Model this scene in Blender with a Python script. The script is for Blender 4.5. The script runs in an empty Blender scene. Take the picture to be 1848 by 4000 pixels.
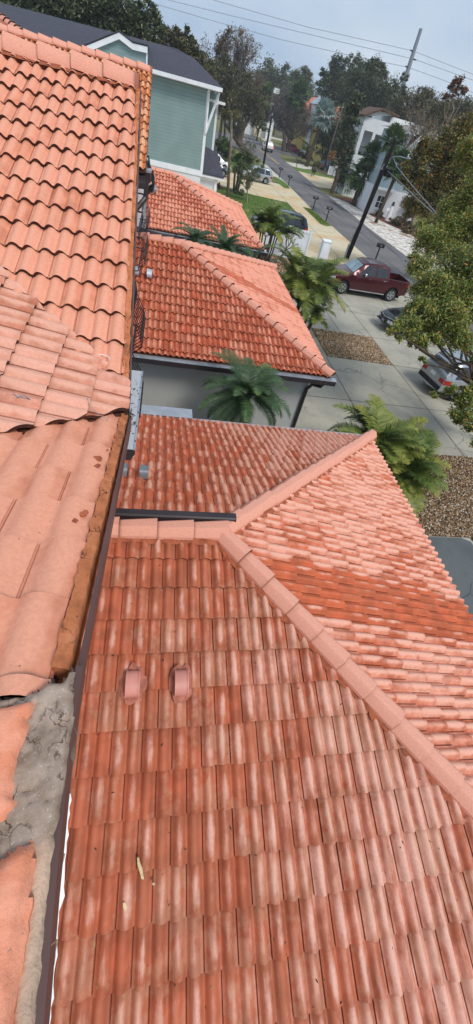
import bpy, math, random
from math import sin, cos, pi, radians as RAD, sqrt
from mathutils import Vector as V, Matrix
random.seed(7)
SC = bpy.context.scene
COL = SC.collection
H = 7.5                                             # eye height above the ground
# ---------------------------------------------------------------- camera
a_, b_, c_ = RAD(44.2), RAD(15.28), RAD(-17.45)
CR = Matrix.Rotation(c_, 3, 'Z') @ Matrix.Rotation(a_, 3, 'X') @ Matrix.Rotation(b_, 3, 'Z')
FP = 1510.0
cam = bpy.data.cameras.new('camera'); co = bpy.data.objects.new('camera', cam); COL.objects.link(co)
cam.sensor_fit = 'VERTICAL'; cam.sensor_height = 24; cam.lens = 24 * FP / 4000
cam.clip_start = .05; cam.clip_end = 3000
co.matrix_world = Matrix.Translation((0, 0, H)) @ CR.to_4x4()
SC.camera = co
EYE = V((0, 0, H))
def ray(x, y): return CR @ V((x - 924, -(y - 2000), -FP))
def gz(x, y, z=0):
    d = ray(x, y); return EYE + d * ((z - H) / d.z)
def gy(x, y, Y):
    d = ray(x, y); return EYE + d * (Y / d.y)
def gx(x, y, X):
    d = ray(x, y); return EYE + d * (X / d.x)
def gp(x, y, P, n):
    d = ray(x, y); return EYE + d * ((P - EYE).dot(n) / d.dot(n))
def depth_at(P): return -(CR.transposed() @ (P - EYE)).z
# ---------------------------------------------------------------- mesh builder
class MB:
    def __init__(s): s.v = []; s.f = []; s.m = []; s.uv = []; s.t = []; s.anyuv = False
    def add(s, vs, fs, m=0, uv=None, t=(0.5, 0.5)):
        o = len(s.v); s.v += [tuple(p) for p in vs]
        for i, f in enumerate(fs):
            s.f.append([o + k for k in f]); s.m.append(m)
            s.uv.append([uv[k] for k in f] if uv else None); s.t.append(t)
    def quad(s, a, b, c, d, m=0, t=(.5, .5), uv=None): s.add([a, b, c, d], [(0, 1, 2, 3)], m, uv, t)
    def box(s, x0, x1, y0, y1, z0, z1, m=0, M=None, t=(.5, .5)):
        P = [V((x, y, z)) for z in (z0, z1) for y in (y0, y1) for x in (x0, x1)]
        if M is not None: P = [M @ p for p in P]
        s.add(P, [(0, 2, 3, 1), (4, 5, 7, 6), (0, 1, 5, 4), (2, 6, 7, 3), (0, 4, 6, 2), (1, 3, 7, 5)], m, None, t)
    def tube(s, pts, r, n=8, m=0, cap=True, t=(.5, .5)):
        pts = [V(p) for p in pts]; rs = r if isinstance(r, (list, tuple)) else [r] * len(pts)
        vs = []; up = V((0, 0, 1)); prev = None
        for i, p in enumerate(pts):
            d = (pts[min(i + 1, len(pts) - 1)] - pts[max(i - 1, 0)])
            if d.length < 1e-6: d = V((0, 0, 1))
            d.normalize()
            if prev is None:
                a = d.cross(up)
                if a.length < .1: a = d.cross(V((1, 0, 0)))
            else: a = prev - d * prev.dot(d)
            a.normalize(); prev = a; b = d.cross(a)
            for k in range(n):
                w = 2 * pi * k / n; vs.append(p + (a * cos(w) + b * sin(w)) * rs[i])
        fs = [(i * n + k, i * n + (k + 1) % n, (i + 1) * n + (k + 1) % n, (i + 1) * n + k) for i in range(len(pts) - 1) for k in range(n)]
        if cap: fs += [tuple(range(n))[::-1], tuple((len(pts) - 1) * n + k for k in range(n))]
        s.add(vs, fs, m, None, t)
    def prism(s, poly, d, m=0, mside=None, t=(.5, .5)):
        """polygon (3d points) extruded by vector d"""
        n = len(poly); poly = [V(p) for p in poly]; d = V(d)
        vs = poly + [p + d for p in poly]
        s.add(vs, [tuple(range(n))[::-1], tuple(range(n, 2 * n))], m, None, t)
        s.add(vs, [(k, (k + 1) % n, n + (k + 1) % n, n + k) for k in range(n)], m if mside is None else mside, None, t)
    def lathe(s, prof, n=16, c=(0, 0, 0), axis='z', m=0):
        vs = []
        for r, z in prof:
            for k in range(n):
                w = 2 * pi * k / n; x, y = r * cos(w), r * sin(w)
                q = (x, y, z) if axis == 'z' else ((x, z, y) if axis == 'y' else (z, x, y))
                vs.append((q[0] + c[0], q[1] + c[1], q[2] + c[2]))
        fs = [(i * n + k, i * n + (k + 1) % n, (i + 1) * n + (k + 1) % n, (i + 1) * n + k) for i in range(len(prof) - 1) for k in range(n)]
        fs += [tuple(range(n)), tuple((len(prof) - 1) * n + k for k in range(n))]
        s.add(vs, fs, m)
    def build(s, name, mats, parent=None, smooth=False, sharp=None, local=False):
        me = bpy.data.meshes.new(name); me.from_pydata(s.v, [], s.f)
        if not isinstance(mats, (list, tuple)): mats = [mats]
        for m in mats: me.materials.append(m)
        if len(mats) > 1: me.polygons.foreach_set('material_index', s.m)
        if any(u is not None for u in s.uv):
            l = me.uv_layers.new(name='UVMap'); buf = []
            for f, u in zip(s.f, s.uv):
                for k in range(len(f)): buf += (u[k] if u else (0.5, 0.5))
            l.data.foreach_set('uv', buf)
        l = me.uv_layers.new(name='tid'); buf = []
        for f, t in zip(s.f, s.t): buf += list(t) * len(f)
        l.data.foreach_set('uv', buf)
        if smooth: me.polygons.foreach_set('use_smooth', [True] * len(s.f))
        me.update()
        if sharp is not None:
            try: me.set_sharp_from_angle(angle=RAD(sharp))
            except Exception: pass
        o = bpy.data.objects.new(name, me); COL.objects.link(o)
        if parent is not None:
            o.parent = parent
            if not local: o.matrix_parent_inverse = wm(parent).inverted()
        return o
def wm(o):
    M = Matrix.LocRotScale(o.location, o.rotation_euler, o.scale)
    return (wm(o.parent) @ o.matrix_parent_inverse @ M) if o.parent else M
def tag(o, label=None, cat=None, group=None, kind=None):
    for k, v in (('label', label), ('category', cat), ('group', group), ('kind', kind)):
        if v: o[k] = v
    return o
def thing(name, label, cat, loc=(0, 0, 0), rz=0, group=None):
    o = bpy.data.objects.new(name, None); COL.objects.link(o); o.empty_display_size = .3
    o.location = loc; o.rotation_euler = (0, 0, rz); return tag(o, label, cat, group)
def kids(o): return [c for c in COL.objects if c.parent == o]
def copy_tree(o, loc=None, rz=None, label=None, group=None, parent=None, scale=None):
    c = o.copy(); COL.objects.link(c); c.parent = parent
    if loc is not None: c.location = loc
    if rz is not None: c.rotation_euler = (0, 0, rz)
    if scale: c.scale = (scale,) * 3
    if label: c['label'] = label
    if group: c['group'] = group
    for ch in kids(o): copy_tree(ch, parent=c)
    return c
# ---------------------------------------------------------------- materials
class NT:
    def __init__(s, name, rough=.8, spec=.3, metal=0, coat=0):
        s.m = bpy.data.materials.new(name); s.m.use_nodes = True; s.t = s.m.node_tree; s.b = s.t.nodes['Principled BSDF']
        s.b.inputs['Roughness'].default_value = rough; s.b.inputs['Metallic'].default_value = metal
        s.b.inputs['Specular IOR Level'].default_value = spec; s.b.inputs['Coat Weight'].default_value = coat
    def n(s, ty, **k):
        x = s.t.nodes.new(ty)
        for a, b in k.items(): setattr(x, a, b)
        return x
    def L(s, a, b): s.t.links.new(a, b)
    def inp(s, node, i, v):
        if isinstance(v, (int, float)): node.inputs[i].default_value = v
        elif isinstance(v, (tuple, list)): node.inputs[i].default_value = tuple(v) + ((1,) if len(v) == 3 and node.inputs[i].type == 'RGBA' else ())
        elif v is not None: s.L(v, node.inputs[i])
    def coord(s, k='Object'):
        if k == 'Position': return s.n('ShaderNodeNewGeometry').outputs['Position']
        return s.n('ShaderNodeTexCoord').outputs[k]
    def uv(s, name):
        x = s.n('ShaderNodeUVMap'); x.uv_map = name; q = s.n('ShaderNodeSeparateXYZ'); s.L(x.outputs[0], q.inputs[0]); return q.outputs[0], q.outputs[1]
    def xyz(s, v):
        q = s.n('ShaderNodeSeparateXYZ'); s.L(v, q.inputs[0]); return q.outputs
    def math(s, op, a, b=None, c=None):
        x = s.n('ShaderNodeMath', operation=op); s.inp(x, 0, a); s.inp(x, 1, b); s.inp(x, 2, c); return x.outputs[0]
    def mapr(s, v, a, b, c=0, d=1, smooth=True):
        x = s.n('ShaderNodeMapRange'); x.interpolation_type = 'SMOOTHSTEP' if smooth else 'LINEAR'
        s.inp(x, 0, v); s.inp(x, 1, a); s.inp(x, 2, b); s.inp(x, 3, c); s.inp(x, 4, d); return x.outputs[0]
    def noise(s, sc, det=3, co=None, rough=.5, stretch=None, w=None):
        x = s.n('ShaderNodeTexNoise'); x.inputs['Scale'].default_value = sc; x.inputs['Detail'].default_value = det; x.inputs['Roughness'].default_value = rough
        c = co if co is not None else s.coord('Position')
        if stretch:
            m = s.n('ShaderNodeMapping'); m.inputs['Scale'].default_value = stretch; s.L(c, m.inputs[0]); c = m.outputs[0]
        s.L(c, x.inputs['Vector']); return x.outputs['Fac']
    def mix(s, f, a, b, blend='MIX'):
        x = s.n('ShaderNodeMix'); x.data_type = 'RGBA'; x.blend_type = blend
        s.inp(x, 0, f); s.inp(x, 6, a); s.inp(x, 7, b); return x.outputs[2]
    def ramp(s, f, stops):
        x = s.n('ShaderNodeValToRGB'); s.L(f, x.inputs[0]); e = x.color_ramp.elements
        while len(e) < len(stops): e.new(.5)
        for i, (p, c) in enumerate(stops): e[i].position = p; e[i].color = tuple(c) + (1,)
        return x.outputs[0]
    def col(s, c): s.inp(s.b, 'Base Color', c); return s
    def bump(s, h, st=.3, d=.02):
        x = s.n('ShaderNodeBump'); x.inputs['Strength'].default_value = st; x.inputs['Distance'].default_value = d
        s.L(h, x.inputs['Height']); s.L(x.outputs[0], s.b.inputs['Normal']); return s
def srgb(r, g, b):
    f = lambda c: (c / 255 / 12.92) if c / 255 < .04045 else ((c / 255 + .055) / 1.055) ** 2.4
    return (f(r), f(g), f(b))
def plain(name, c, rough=.6, metal=0, spec=.4, coat=0, var=.12, sc=6, bump=0, emit=0):
    q = NT(name, rough, spec, metal, coat); n = q.noise(sc, 4)
    lo = tuple(x * (1 - var) for x in c); hi = tuple(min(1, x * (1 + var)) for x in c)
    q.col(q.mix(q.mapr(n, .3, .7), lo, hi))
    if bump: q.bump(q.noise(sc * 12, 3), bump, .01)
    if emit: q.b.inputs['Emission Color'].default_value = tuple(c) + (1,); q.b.inputs['Emission Strength'].default_value = emit
    return q.m
def tile_mat(name, pale, dark, brown, lo, hi, bandy=None, tan=0.0, grad=None, am=(2.4, .7, .75), streak=None, dirt=.35, bw=1.0):  # dirt: strength of the darker strip below each lap
    """weathered concrete tile: bleached coating (pale) worn back to terracotta along laps and pans"""
    q = NT(name, .68, .3); u, v = q.uv('UVMap'); t1, t2 = q.uv('tid'); P = q.coord('Position')
    wob = q.math('MULTIPLY', q.math('SUBTRACT', q.noise(11, 3), .5), .16); uw = q.math('ADD', u, wob)
    b1 = q.mapr(q.math('ABSOLUTE', q.math('SUBTRACT', uw, .25)), .0, .21, 1, 0)
    b2 = q.mapr(q.math('ABSOLUTE', q.math('SUBTRACT', uw, .70)), .0, .19, 1, 0)
    b = q.math('MAXIMUM', b1, q.math('MULTIPLY', b2, q.mapr(t2, .2, .9, .15, .95)))
    ends = q.math('MULTIPLY', q.mapr(v, 0, .45), q.mapr(v, 1.0, .70))
    big = q.noise(1.1, 3); mid = q.noise(16, 5, rough=.65); st = q.noise(5, 4, rough=.6)
    s = q.math('MULTIPLY', q.math('MULTIPLY', b, bw), q.math('ADD', q.math('MULTIPLY', ends, .75), .3))
    if streak: s = q.math('ADD', s, q.math('MULTIPLY', q.math('SUBTRACT', q.noise(1, 4, rough=.6, stretch=streak[0]), .5), streak[1]))
    s = q.math('ADD', s, q.math('MULTIPLY', q.math('SUBTRACT', big, .5), am[0]))
    s = q.math('ADD', s, q.math('MULTIPLY', q.math('SUBTRACT', mid, .5), am[1]))
    s = q.math('ADD', s, q.math('MULTIPLY', q.math('SUBTRACT', st, .5), .8))
    s = q.math('ADD', s, q.math('MULTIPLY', q.math('SUBTRACT', t1, .5), am[2]))
    if grad: s = q.math('ADD', s, q.mapr(q.xyz(P)[grad[0]], grad[1], grad[2], grad[3], grad[4]))
    if bandy:
        y = q.math('ADD', q.xyz(P)[1], q.math('MULTIPLY', q.math('SUBTRACT', q.noise(3, 3), .5), .25)); bd = q.math('MULTIPLY', q.mapr(y, bandy[0] - .15, bandy[0] + .2), q.mapr(y, bandy[1] + .28, bandy[1] - .05))
        s = q.math('SUBTRACT', s, q.math('MULTIPLY', bd, 1.3))
    m = q.mapr(s, lo, hi)
    grain = q.noise(230, 2, rough=.8); g2 = q.noise(60, 3)
    pc = q.mix(q.mapr(g2, .35, .65), tuple(x * .9 for x in pale), pale)
    pc = q.mix(q.math('MULTIPLY', q.mapr(grain, .56, .70), .40), pc, tuple(min(1, x * 1.25 + .06) for x in pale))
    dc = q.mix(q.mapr(q.noise(5, 3), .35, .65), tuple(x * .78 for x in dark), tuple(x * 1.12 for x in dark))
    dc = q.mix(q.math('MULTIPLY', t1, .4), dc, brown)
    c = q.mix(m, dc, pc)
    if tan:
        tm = q.math('MULTIPLY', q.mapr(q.math('ADD', q.noise(7, 3, rough=.7), q.math('MULTIPLY', q.math('SUBTRACT', t2, .5), .3)), .48, .66), q.mapr(grain, .35, .62, .25, 1))
        c = q.mix(q.math('MULTIPLY', tm, tan), c, srgb(196, 150, 122))
    c = q.mix(q.math('MULTIPLY', q.mapr(v, .10, .0), dirt), c, tuple(x * .45 for x in dark))               # darker strip just below the lap above
    c = q.mix(q.math('MULTIPLY', q.mapr(u, .962, .98), .5), c, srgb(92, 44, 32))                          # darker gap line along the side lap
    c = q.mix(q.math('MULTIPLY', q.mapr(q.noise(38, 2), .74, .80), .55), c, srgb(80, 45, 30))              # specks
    q.col(c).bump(q.noise(140, 3, rough=.7), .35, .004)
    return q.m
PALE = srgb(224, 160, 140); TERRA = srgb(176, 78, 48); BROWN = srgb(150, 84, 62); SALM = srgb(226, 148, 122)
M = {}
M['tile_upper'] = tile_mat('tile_salmon', srgb(232, 160, 130), srgb(210, 126, 92), srgb(200, 128, 96), -.9, .3, am=(.8, .9, .9))
M['tile_cross'] = tile_mat('tile_salmon_dusty', srgb(228, 166, 142), srgb(186, 106, 76), srgb(188, 126, 98), -.45, .55, tan=.3, am=(1.2, 1.0, .7))
M['tile_near'] = tile_mat('tile_terracotta_streaked', srgb(228, 172, 152), srgb(180, 96, 66), srgb(176, 110, 80), .0, 1.15, tan=.5, grad=(0, -.2, 2.4, -.25, .42), am=(1.3, .8, .35), streak=((19, 2.2, 2.2), 2.2), bw=.75)
M['tile_hip'] = tile_mat('tile_pink_bleached', srgb(232, 170, 146), srgb(194, 98, 62), srgb(182, 104, 74), -.40, .62, bandy=(1.85, 2.35), am=(1.1, .8, .3), streak=((1.6, 15, 2), 1.1), bw=1.15)
M['tile_back'] = tile_mat('tile_pink_and_rust', srgb(226, 162, 136), srgb(188, 94, 60), srgb(178, 100, 70), -.15, .8, tan=.25, grad=(0, .2, 2.6, -.45, .3), am=(1.4, 1.1, .5), streak=((17, 2, 2), 1.5))
M['tile_mid'] = tile_mat('tile_terracotta_second', srgb(224, 150, 122), srgb(182, 88, 58), srgb(172, 96, 66), .05, 1.2, tan=.25, am=(1.4, .9, .45), streak=((14, 1.6, 1.6), 1.8), bw=.8)
M['tile_midhip'] = tile_mat('tile_pink_second', srgb(232, 158, 132), srgb(196, 104, 74), srgb(186, 106, 76), -.45, .5, bandy=(13.2, 13.6), am=(1.4, .9, .5))
M['tile_far'] = tile_mat('tile_terracotta_third', srgb(230, 152, 122), srgb(192, 100, 70), BROWN, -.3, .8)
M['tile_far2'] = tile_mat('tile_orange', srgb(230, 166, 122), srgb(204, 118, 64), BROWN, .0, .8)
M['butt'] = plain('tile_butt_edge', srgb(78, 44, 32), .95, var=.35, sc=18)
M['cap'] = tile_mat('ridge_tile_pink', srgb(228, 160, 136), srgb(200, 122, 96), srgb(190, 120, 96), -1.3, .3, am=(1.2, 1.4, 1.1), dirt=.8)
M['mortar'] = plain('terracotta_mortar', srgb(168, 92, 62), .95, var=.25, sc=14, bump=.8)
def omort():
    q = NT('orange_painted_mortar', .9, .2); n = q.noise(9, 5, rough=.65); c = q.ramp(n, [(.3, srgb(128, 84, 56)), (.45, srgb(180, 108, 70)), (.6, srgb(196, 122, 82)), (.75, srgb(214, 146, 112))])
    vo = q.n('ShaderNodeTexVoronoi'); vo.feature = 'DISTANCE_TO_EDGE'; vo.inputs['Scale'].default_value = 9; ad = q.n('ShaderNodeVectorMath', operation='MULTIPLY_ADD'); nn = q.n('ShaderNodeTexNoise'); nn.inputs['Scale'].default_value = 25; nn.inputs['Detail'].default_value = 6
    P = q.coord('Position'); q.L(P, nn.inputs['Vector']); q.L(nn.outputs['Color'], ad.inputs[0]); ad.inputs[1].default_value = (.07, .07, .07); q.L(P, ad.inputs[2]); q.L(ad.outputs[0], vo.inputs['Vector'])
    c = q.mix(q.math('MULTIPLY', q.mapr(vo.outputs[0], .03, .006), q.mapr(q.noise(6, 3), .45, .6)), c, srgb(92, 58, 40)); c = q.mix(q.mapr(q.noise(70, 3), .68, .74), c, srgb(84, 52, 38)); q.col(c).bump(q.noise(40, 5, rough=.7), .7, .008); return q.m
M['orange_mortar'] = omort()
def cement():
    q = NT('bare_cement', .92, .2); n = q.noise(7, 6, rough=.65); g = q.noise(180, 2, rough=.9)
    c = q.ramp(n, [(.30, srgb(104, 84, 68)), (.44, srgb(148, 128, 112)), (.6, srgb(178, 158, 142)), (.75, srgb(140, 110, 84))])
    c = q.mix(q.mapr(g, .64, .72), c, srgb(215, 205, 195))
    vo = q.n('ShaderNodeTexVoronoi'); vo.feature = 'DISTANCE_TO_EDGE'; vo.inputs['Scale'].default_value = 13; ad = q.n('ShaderNodeVectorMath', operation='MULTIPLY_ADD'); nn = q.n('ShaderNodeTexNoise'); nn.inputs['Scale'].default_value = 22; nn.inputs['Detail'].default_value = 6
    P = q.coord('Position'); q.L(P, nn.inputs['Vector']); q.L(nn.outputs['Color'], ad.inputs[0]); ad.inputs[1].default_value = (.09, .09, .09); q.L(P, ad.inputs[2]); q.L(ad.outputs[0], vo.inputs['Vector'])
    c = q.mix(q.math('MULTIPLY', q.mapr(vo.outputs[0], .035, .008), q.mapr(q.noise(9, 3), .46, .62)), c, srgb(84, 68, 56))
    c = q.mix(q.math('MULTIPLY', q.mapr(q.noise(6, 4, rough=.6), .52, .66), .55), c, srgb(92, 78, 66))
    q.col(c).bump(q.noise(24, 6, rough=.75), .4, .012); return q.m
M['cement'] = cement(); M['tan_cement'] = plain('tan_rake_stone', srgb(184, 156, 134), .9, var=.22, sc=9, bump=.5)
def paintmat():
    q = NT('salmon_roof_paint', .7, .3); n = q.noise(16, 5, rough=.6)
    c = q.mix(q.mapr(n, .35, .65), srgb(222, 138, 104), srgb(232, 156, 126)); c = q.mix(q.mapr(q.noise(60, 2), .7, .76), c, srgb(150, 128, 112))
    q.col(c).bump(q.noise(90, 4, rough=.7), .6, .006); return q.m
M['salmon_paint'] = paintmat()
M['fascia'] = plain('brown_metal_trim', srgb(92, 66, 62), .45, var=.1, sc=3)
M['bronze'] = plain('dark_bronze_metal', srgb(52, 44, 46), .4, var=.15, sc=4)
M['black_metal'] = plain('black_metal', srgb(24, 24, 27), .45, var=.2)
M['alu'] = plain('aluminium', srgb(176, 180, 186), .35, .5, var=.15, sc=3)
def gutter_mesh():
    q = NT('perforated_gutter_guard', .45, .5); P = q.coord('Position')
    x, y, z = q.xyz(P)
    w = q.math('ADD', q.math('SINE', q.math('MULTIPLY', x, 700)), q.math('SINE', q.math('MULTIPLY', y, 500)))
    c = q.mix(q.mapr(w, .3, .9), srgb(205, 210, 218), srgb(130, 134, 142)); c = q.mix(q.mapr(q.noise(8, 4), .6, .75), c, srgb(140, 135, 128)); q.col(c); return q.m
M['guard'] = gutter_mesh()
def stucco(name, c, st=.3):
    q = NT(name, .9, .2); n = q.noise(.7, 4, rough=.6)
    cc = q.mix(q.mapr(n, .3, .7), tuple(x * .9 for x in c), c); cc = q.mix(q.math('MULTIPLY', q.mapr(q.noise(2.5, 4, stretch=(1, 1, .15)), .58, .75), .22), cc, tuple(x * .6 for x in c))
    q.col(cc).bump(q.noise(50, 4), st, .01); return q.m
M['grey_wall'] = stucco('grey_stucco', srgb(178, 178, 174)); M['white_wall'] = stucco('white_stucco', srgb(226, 228, 230))
M['cream_wall'] = stucco('cream_stucco', srgb(225, 210, 160)); M['yellow_wall'] = stucco('yellow_stucco', srgb(214, 190, 110))
M['white'] = plain('white_paint', srgb(236, 238, 240), .5, var=.06, sc=2)
M['white_plastic'] = plain('white_vinyl', srgb(232, 236, 240), .4, var=.05, sc=2)
def siding(name, c):
    q = NT(name, .7, .3); P = q.coord('Position'); z = q.xyz(P)[2]
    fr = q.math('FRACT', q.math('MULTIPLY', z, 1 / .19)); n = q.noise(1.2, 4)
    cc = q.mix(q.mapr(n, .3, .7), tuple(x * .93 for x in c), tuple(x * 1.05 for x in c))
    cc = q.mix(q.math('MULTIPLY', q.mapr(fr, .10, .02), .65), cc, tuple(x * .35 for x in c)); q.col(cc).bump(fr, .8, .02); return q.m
M['siding'] = siding('sage_siding', srgb(138, 162, 160)); M['siding2'] = siding('blue_grey_siding', srgb(168, 186, 192))
def shingle(name, c, sc=1.0):
    q = NT(name, .95, .2); P = q.coord('Position')
    br = q.n('ShaderNodeTexBrick'); br.inputs['Scale'].default_value = 3.2 * sc; br.inputs['Mortar Size'].default_value = .012
    br.inputs['Color1'].default_value = tuple(c) + (1,); br.inputs['Color2'].default_value = tuple(x * 1.8 for x in c) + (1,); br.inputs['Mortar'].default_value = tuple(x * .5 for x in c) + (1,)
    q.L(P, br.inputs['Vector']); g = q.noise(30, 4, rough=.8)
    q.col(q.mix(q.mapr(g, .35, .7), br.outputs[0], tuple(x * 1.9 + .01 for x in c))).bump(g, .5, .01); return q.m
M['shingle'] = shingle('charcoal_shingles', srgb(58, 58, 66)); M['shingle2'] = shingle('grey_brown_shingles', srgb(112, 106, 102))
def glass(name, c=(.02, .025, .03), rough=.06):
    q = NT(name, rough, .8); q.col(q.mix(q.mapr(q.noise(2, 2), .3, .7), c, tuple(x * 1.8 for x in c))); return q.m
M['glass'] = glass('window_glass'); M['carglass'] = glass('car_glass', (.012, .014, .017)); M['windshield'] = glass('windshield_glass', (.16, .22, .24), .08)
def asphalt():
    q = NT('worn_asphalt', .9, .25); n = q.noise(.25, 5, rough=.6); g = q.noise(70, 3, rough=.8)
    c = q.ramp(n, [(.3, srgb(98, 95, 95)), (.55, srgb(114, 111, 110)), (.8, srgb(128, 124, 121))])
    c = q.mix(q.mapr(q.noise(.5, 3, stretch=(2.2, .12, 1)), .52, .66), c, srgb(84, 82, 84)); c = q.mix(q.mapr(g, .6, .75), c, srgb(150, 148, 146))
    q.col(c).bump(g, .4, .01); return q.m
M['asphalt'] = asphalt(); M['wet'] = plain('damp_asphalt', srgb(64, 64, 68), .5, var=.2, sc=1)
def concrete(name, c, stain, sc=.5, am=.7):
    q = NT(name, .9, .25); n = q.noise(sc, 6, rough=.65); g = q.noise(60, 3, rough=.8)
    cc = q.mix(q.math('MULTIPLY', q.mapr(n, .42, .66), am), c, stain)
    cc = q.mix(q.math('MULTIPLY', q.mapr(q.noise(sc * 5, 4, rough=.7), .55, .75), .35), cc, tuple(x * .6 for x in c))
    vo = q.n('ShaderNodeTexVoronoi'); vo.feature = 'DISTANCE_TO_EDGE'; vo.inputs['Scale'].default_value = .33
    pos = q.coord('Position'); ad = q.n('ShaderNodeVectorMath', operation='ADD'); nn = q.n('ShaderNodeTexNoise'); nn.inputs['Scale'].default_value = 1.4; nn.inputs['Detail'].default_value = 5
    q.L(pos, nn.inputs['Vector']); q.L(pos, ad.inputs[0]); q.L(nn.outputs['Color'], ad.inputs[1]); q.L(ad.outputs[0], vo.inputs['Vector'])
    cc = q.mix(q.math('MULTIPLY', q.mapr(vo.outputs[0], .012, .004), q.mapr(q.noise(.3, 2), .5, .6)), cc, tuple(x * .58 for x in c))
    cc = q.mix(q.math('MULTIPLY', q.mapr(q.noise(.45, 5, rough=.65), .56, .70), .4), cc, tuple(x * .55 for x in c))
    cc = q.mix(q.mapr(g, .62, .75), cc, tuple(min(1, x * 1.3) for x in c))
    q.col(cc).bump(g, .3, .01); return q.m
M['conc'] = concrete('grey_concrete', srgb(176, 170, 154), srgb(148, 145, 134))
M['tanconc'] = concrete('rust_stained_concrete', srgb(208, 194, 164), srgb(205, 168, 116), .28, .9)
M['darkslab'] = concrete('dark_concrete', srgb(98, 102, 102), srgb(80, 84, 84))
M['kerb'] = plain('pale_concrete', srgb(196, 190, 174), .9, var=.15, sc=1.5)
M['joint'] = plain('slab_joint', srgb(92, 88, 78), .95, var=.2)
def grass(name, a, b, dead):
    q = NT(name, 1, .1); g = q.noise(28, 4, rough=.8); n = q.noise(.6, 5)
    c = q.mix(q.mapr(g, .3, .7), a, b); c = q.mix(q.math('MULTIPLY', q.mapr(n, .5, .72), .7), c, dead); q.col(c).bump(g, 1, .05); return q.m
M['grass'] = grass('lawn', srgb(74, 98, 44), srgb(112, 138, 68), srgb(128, 132, 78)); M['dry'] = grass('dry_verge', srgb(92, 98, 56), srgb(134, 134, 84), srgb(150, 138, 104))
M['dirt'] = grass('yard_ground', srgb(88, 84, 62), srgb(120, 112, 84), srgb(104, 104, 66))
def sandm():
    q = NT('white_shell_sand', .95, .2); c = q.mix(q.mapr(q.noise(1.6, 6, rough=.7), .42, .62), srgb(226, 220, 210), srgb(168, 154, 138)); c = q.mix(q.mapr(q.noise(.35, 4), .55, .68), c, srgb(150, 124, 100))
    q.col(c).bump(q.noise(12, 4), .6, .03); return q.m
M['sand'] = sandm(); M['mulch'] = plain('red_mulch', srgb(112, 66, 48), 1, var=.4, sc=10, bump=.8)
def tidramp(name, stops, rough=.7, spec=.25, trans=0):
    q = NT(name, rough, spec); t1, t2 = q.uv('tid'); c = q.ramp(t1, stops)
    c = q.mix(q.math('MULTIPLY', t2, 1), q.mix(.5, c, (0, 0, 0)), c); q.col(c)
    if trans:
        tr = q.n('ShaderNodeBsdfTranslucent'); q.L(c, tr.inputs[0]); ms = q.n('ShaderNodeMixShader'); ms.inputs[0].default_value = trans
        q.L(q.b.outputs[0], ms.inputs[1]); q.L(tr.outputs[0], ms.inputs[2]); q.L(ms.outputs[0], q.t.nodes['Material Output'].inputs[0])
    return q.m
F_OAK = tidramp('oak_leaves_yellowing', [(0, srgb(84, 104, 48)), (.5, srgb(130, 146, 68)), (.8, srgb(172, 172, 90)), (.93, srgb(190, 164, 74)), (1, srgb(196, 132, 60))], .45, .4, .3)
F_DARK = tidramp('dark_oak_leaves', [(0, srgb(62, 74, 50)), (.6, srgb(96, 106, 72)), (1, srgb(134, 138, 100))], trans=.2)
F_OLIVE = tidramp('olive_leaves', [(0, srgb(72, 76, 50)), (.6, srgb(106, 106, 68)), (.9, srgb(138, 126, 82)), (1, srgb(146, 112, 76))], trans=.15)
F_BROWN = tidramp('brown_sparse_leaves', [(0, srgb(92, 84, 68)), (.6, srgb(122, 106, 82)), (1, srgb(150, 108, 78))], trans=.15)
F_GREEN = tidramp('green_leaves', [(0, srgb(52, 72, 42)), (.6, srgb(84, 108, 58)), (1, srgb(146, 160, 80))], trans=.2)
F_PALM = tidramp('areca_fronds', [(0, srgb(58, 78, 38)), (.4, srgb(100, 120, 54)), (.75, srgb(150, 152, 66)), (1, srgb(190, 168, 84))], .45, .4, .25)
F_DATE = tidramp('date_palm_fronds', [(0, srgb(44, 66, 44)), (.6, srgb(74, 100, 62)), (.85, srgb(104, 132, 62)), (1, srgb(150, 142, 78))], .45, .4, .2)
F_SILVER = tidramp('silver_palm_fronds', [(0, srgb(112, 130, 124)), (1, srgb(172, 190, 184))], .6, .3, .1)
F_YEL = tidramp('yellow_green_leaves', [(0, srgb(120, 130, 50)), (1, srgb(190, 180, 80))], trans=.2)
F_ORANGE = tidramp('orange_leaves', [(0, srgb(150, 96, 40)), (1, srgb(200, 130, 50))], trans=.2)
F_RED = tidramp('dark_red_leaves', [(0, srgb(80, 44, 46)), (1, srgb(116, 64, 60))], trans=.1)
F_GREYTW = tidramp('grey_twigs', [(0, srgb(92, 84, 80)), (1, srgb(136, 126, 118))])
M['bark'] = plain('grey_bark', srgb(88, 76, 64), 1, var=.35, sc=5, bump=.8); M['palebark'] = plain('pale_bark', srgb(142, 130, 116), 1, var=.3, sc=5, bump=.6)
M['wood'] = plain('dark_treated_pole', srgb(30, 27, 27), .9, var=.3, sc=4); M['woodg'] = plain('weathered_grey_pole', srgb(92, 82, 72), .9, var=.3, sc=4)
M['steel'] = plain('galvanised_steel', srgb(140, 146, 154), .5, .3, var=.1)
M['wire'] = plain('wire', srgb(168, 174, 184), .6)
M['tyre'] = plain('tyre_rubber', srgb(30, 30, 31), .9, var=.1); M['rim'] = plain('alloy_rim', srgb(170, 172, 176), .3, .7); M['chrome'] = plain('chrome', srgb(215, 218, 222), .12, .9, var=.03)
M['red_lens'] = plain('red_lamp_lens', srgb(176, 28, 30), .2, spec=.6); M['clear_lens'] = plain('headlight_lens', srgb(205, 212, 218), .15, .2, spec=.7)
M['redlit'] = plain('lit_tail_lamp', (.95, .12, .08), .3, emit=1.2)
def paint(name, c, metal=.35, rough=.32): return plain(name, c, rough, metal, .4, .45, var=.04, sc=1)
M['void'] = plain('dark_interior', (.01, .01, .01), .9)
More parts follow.
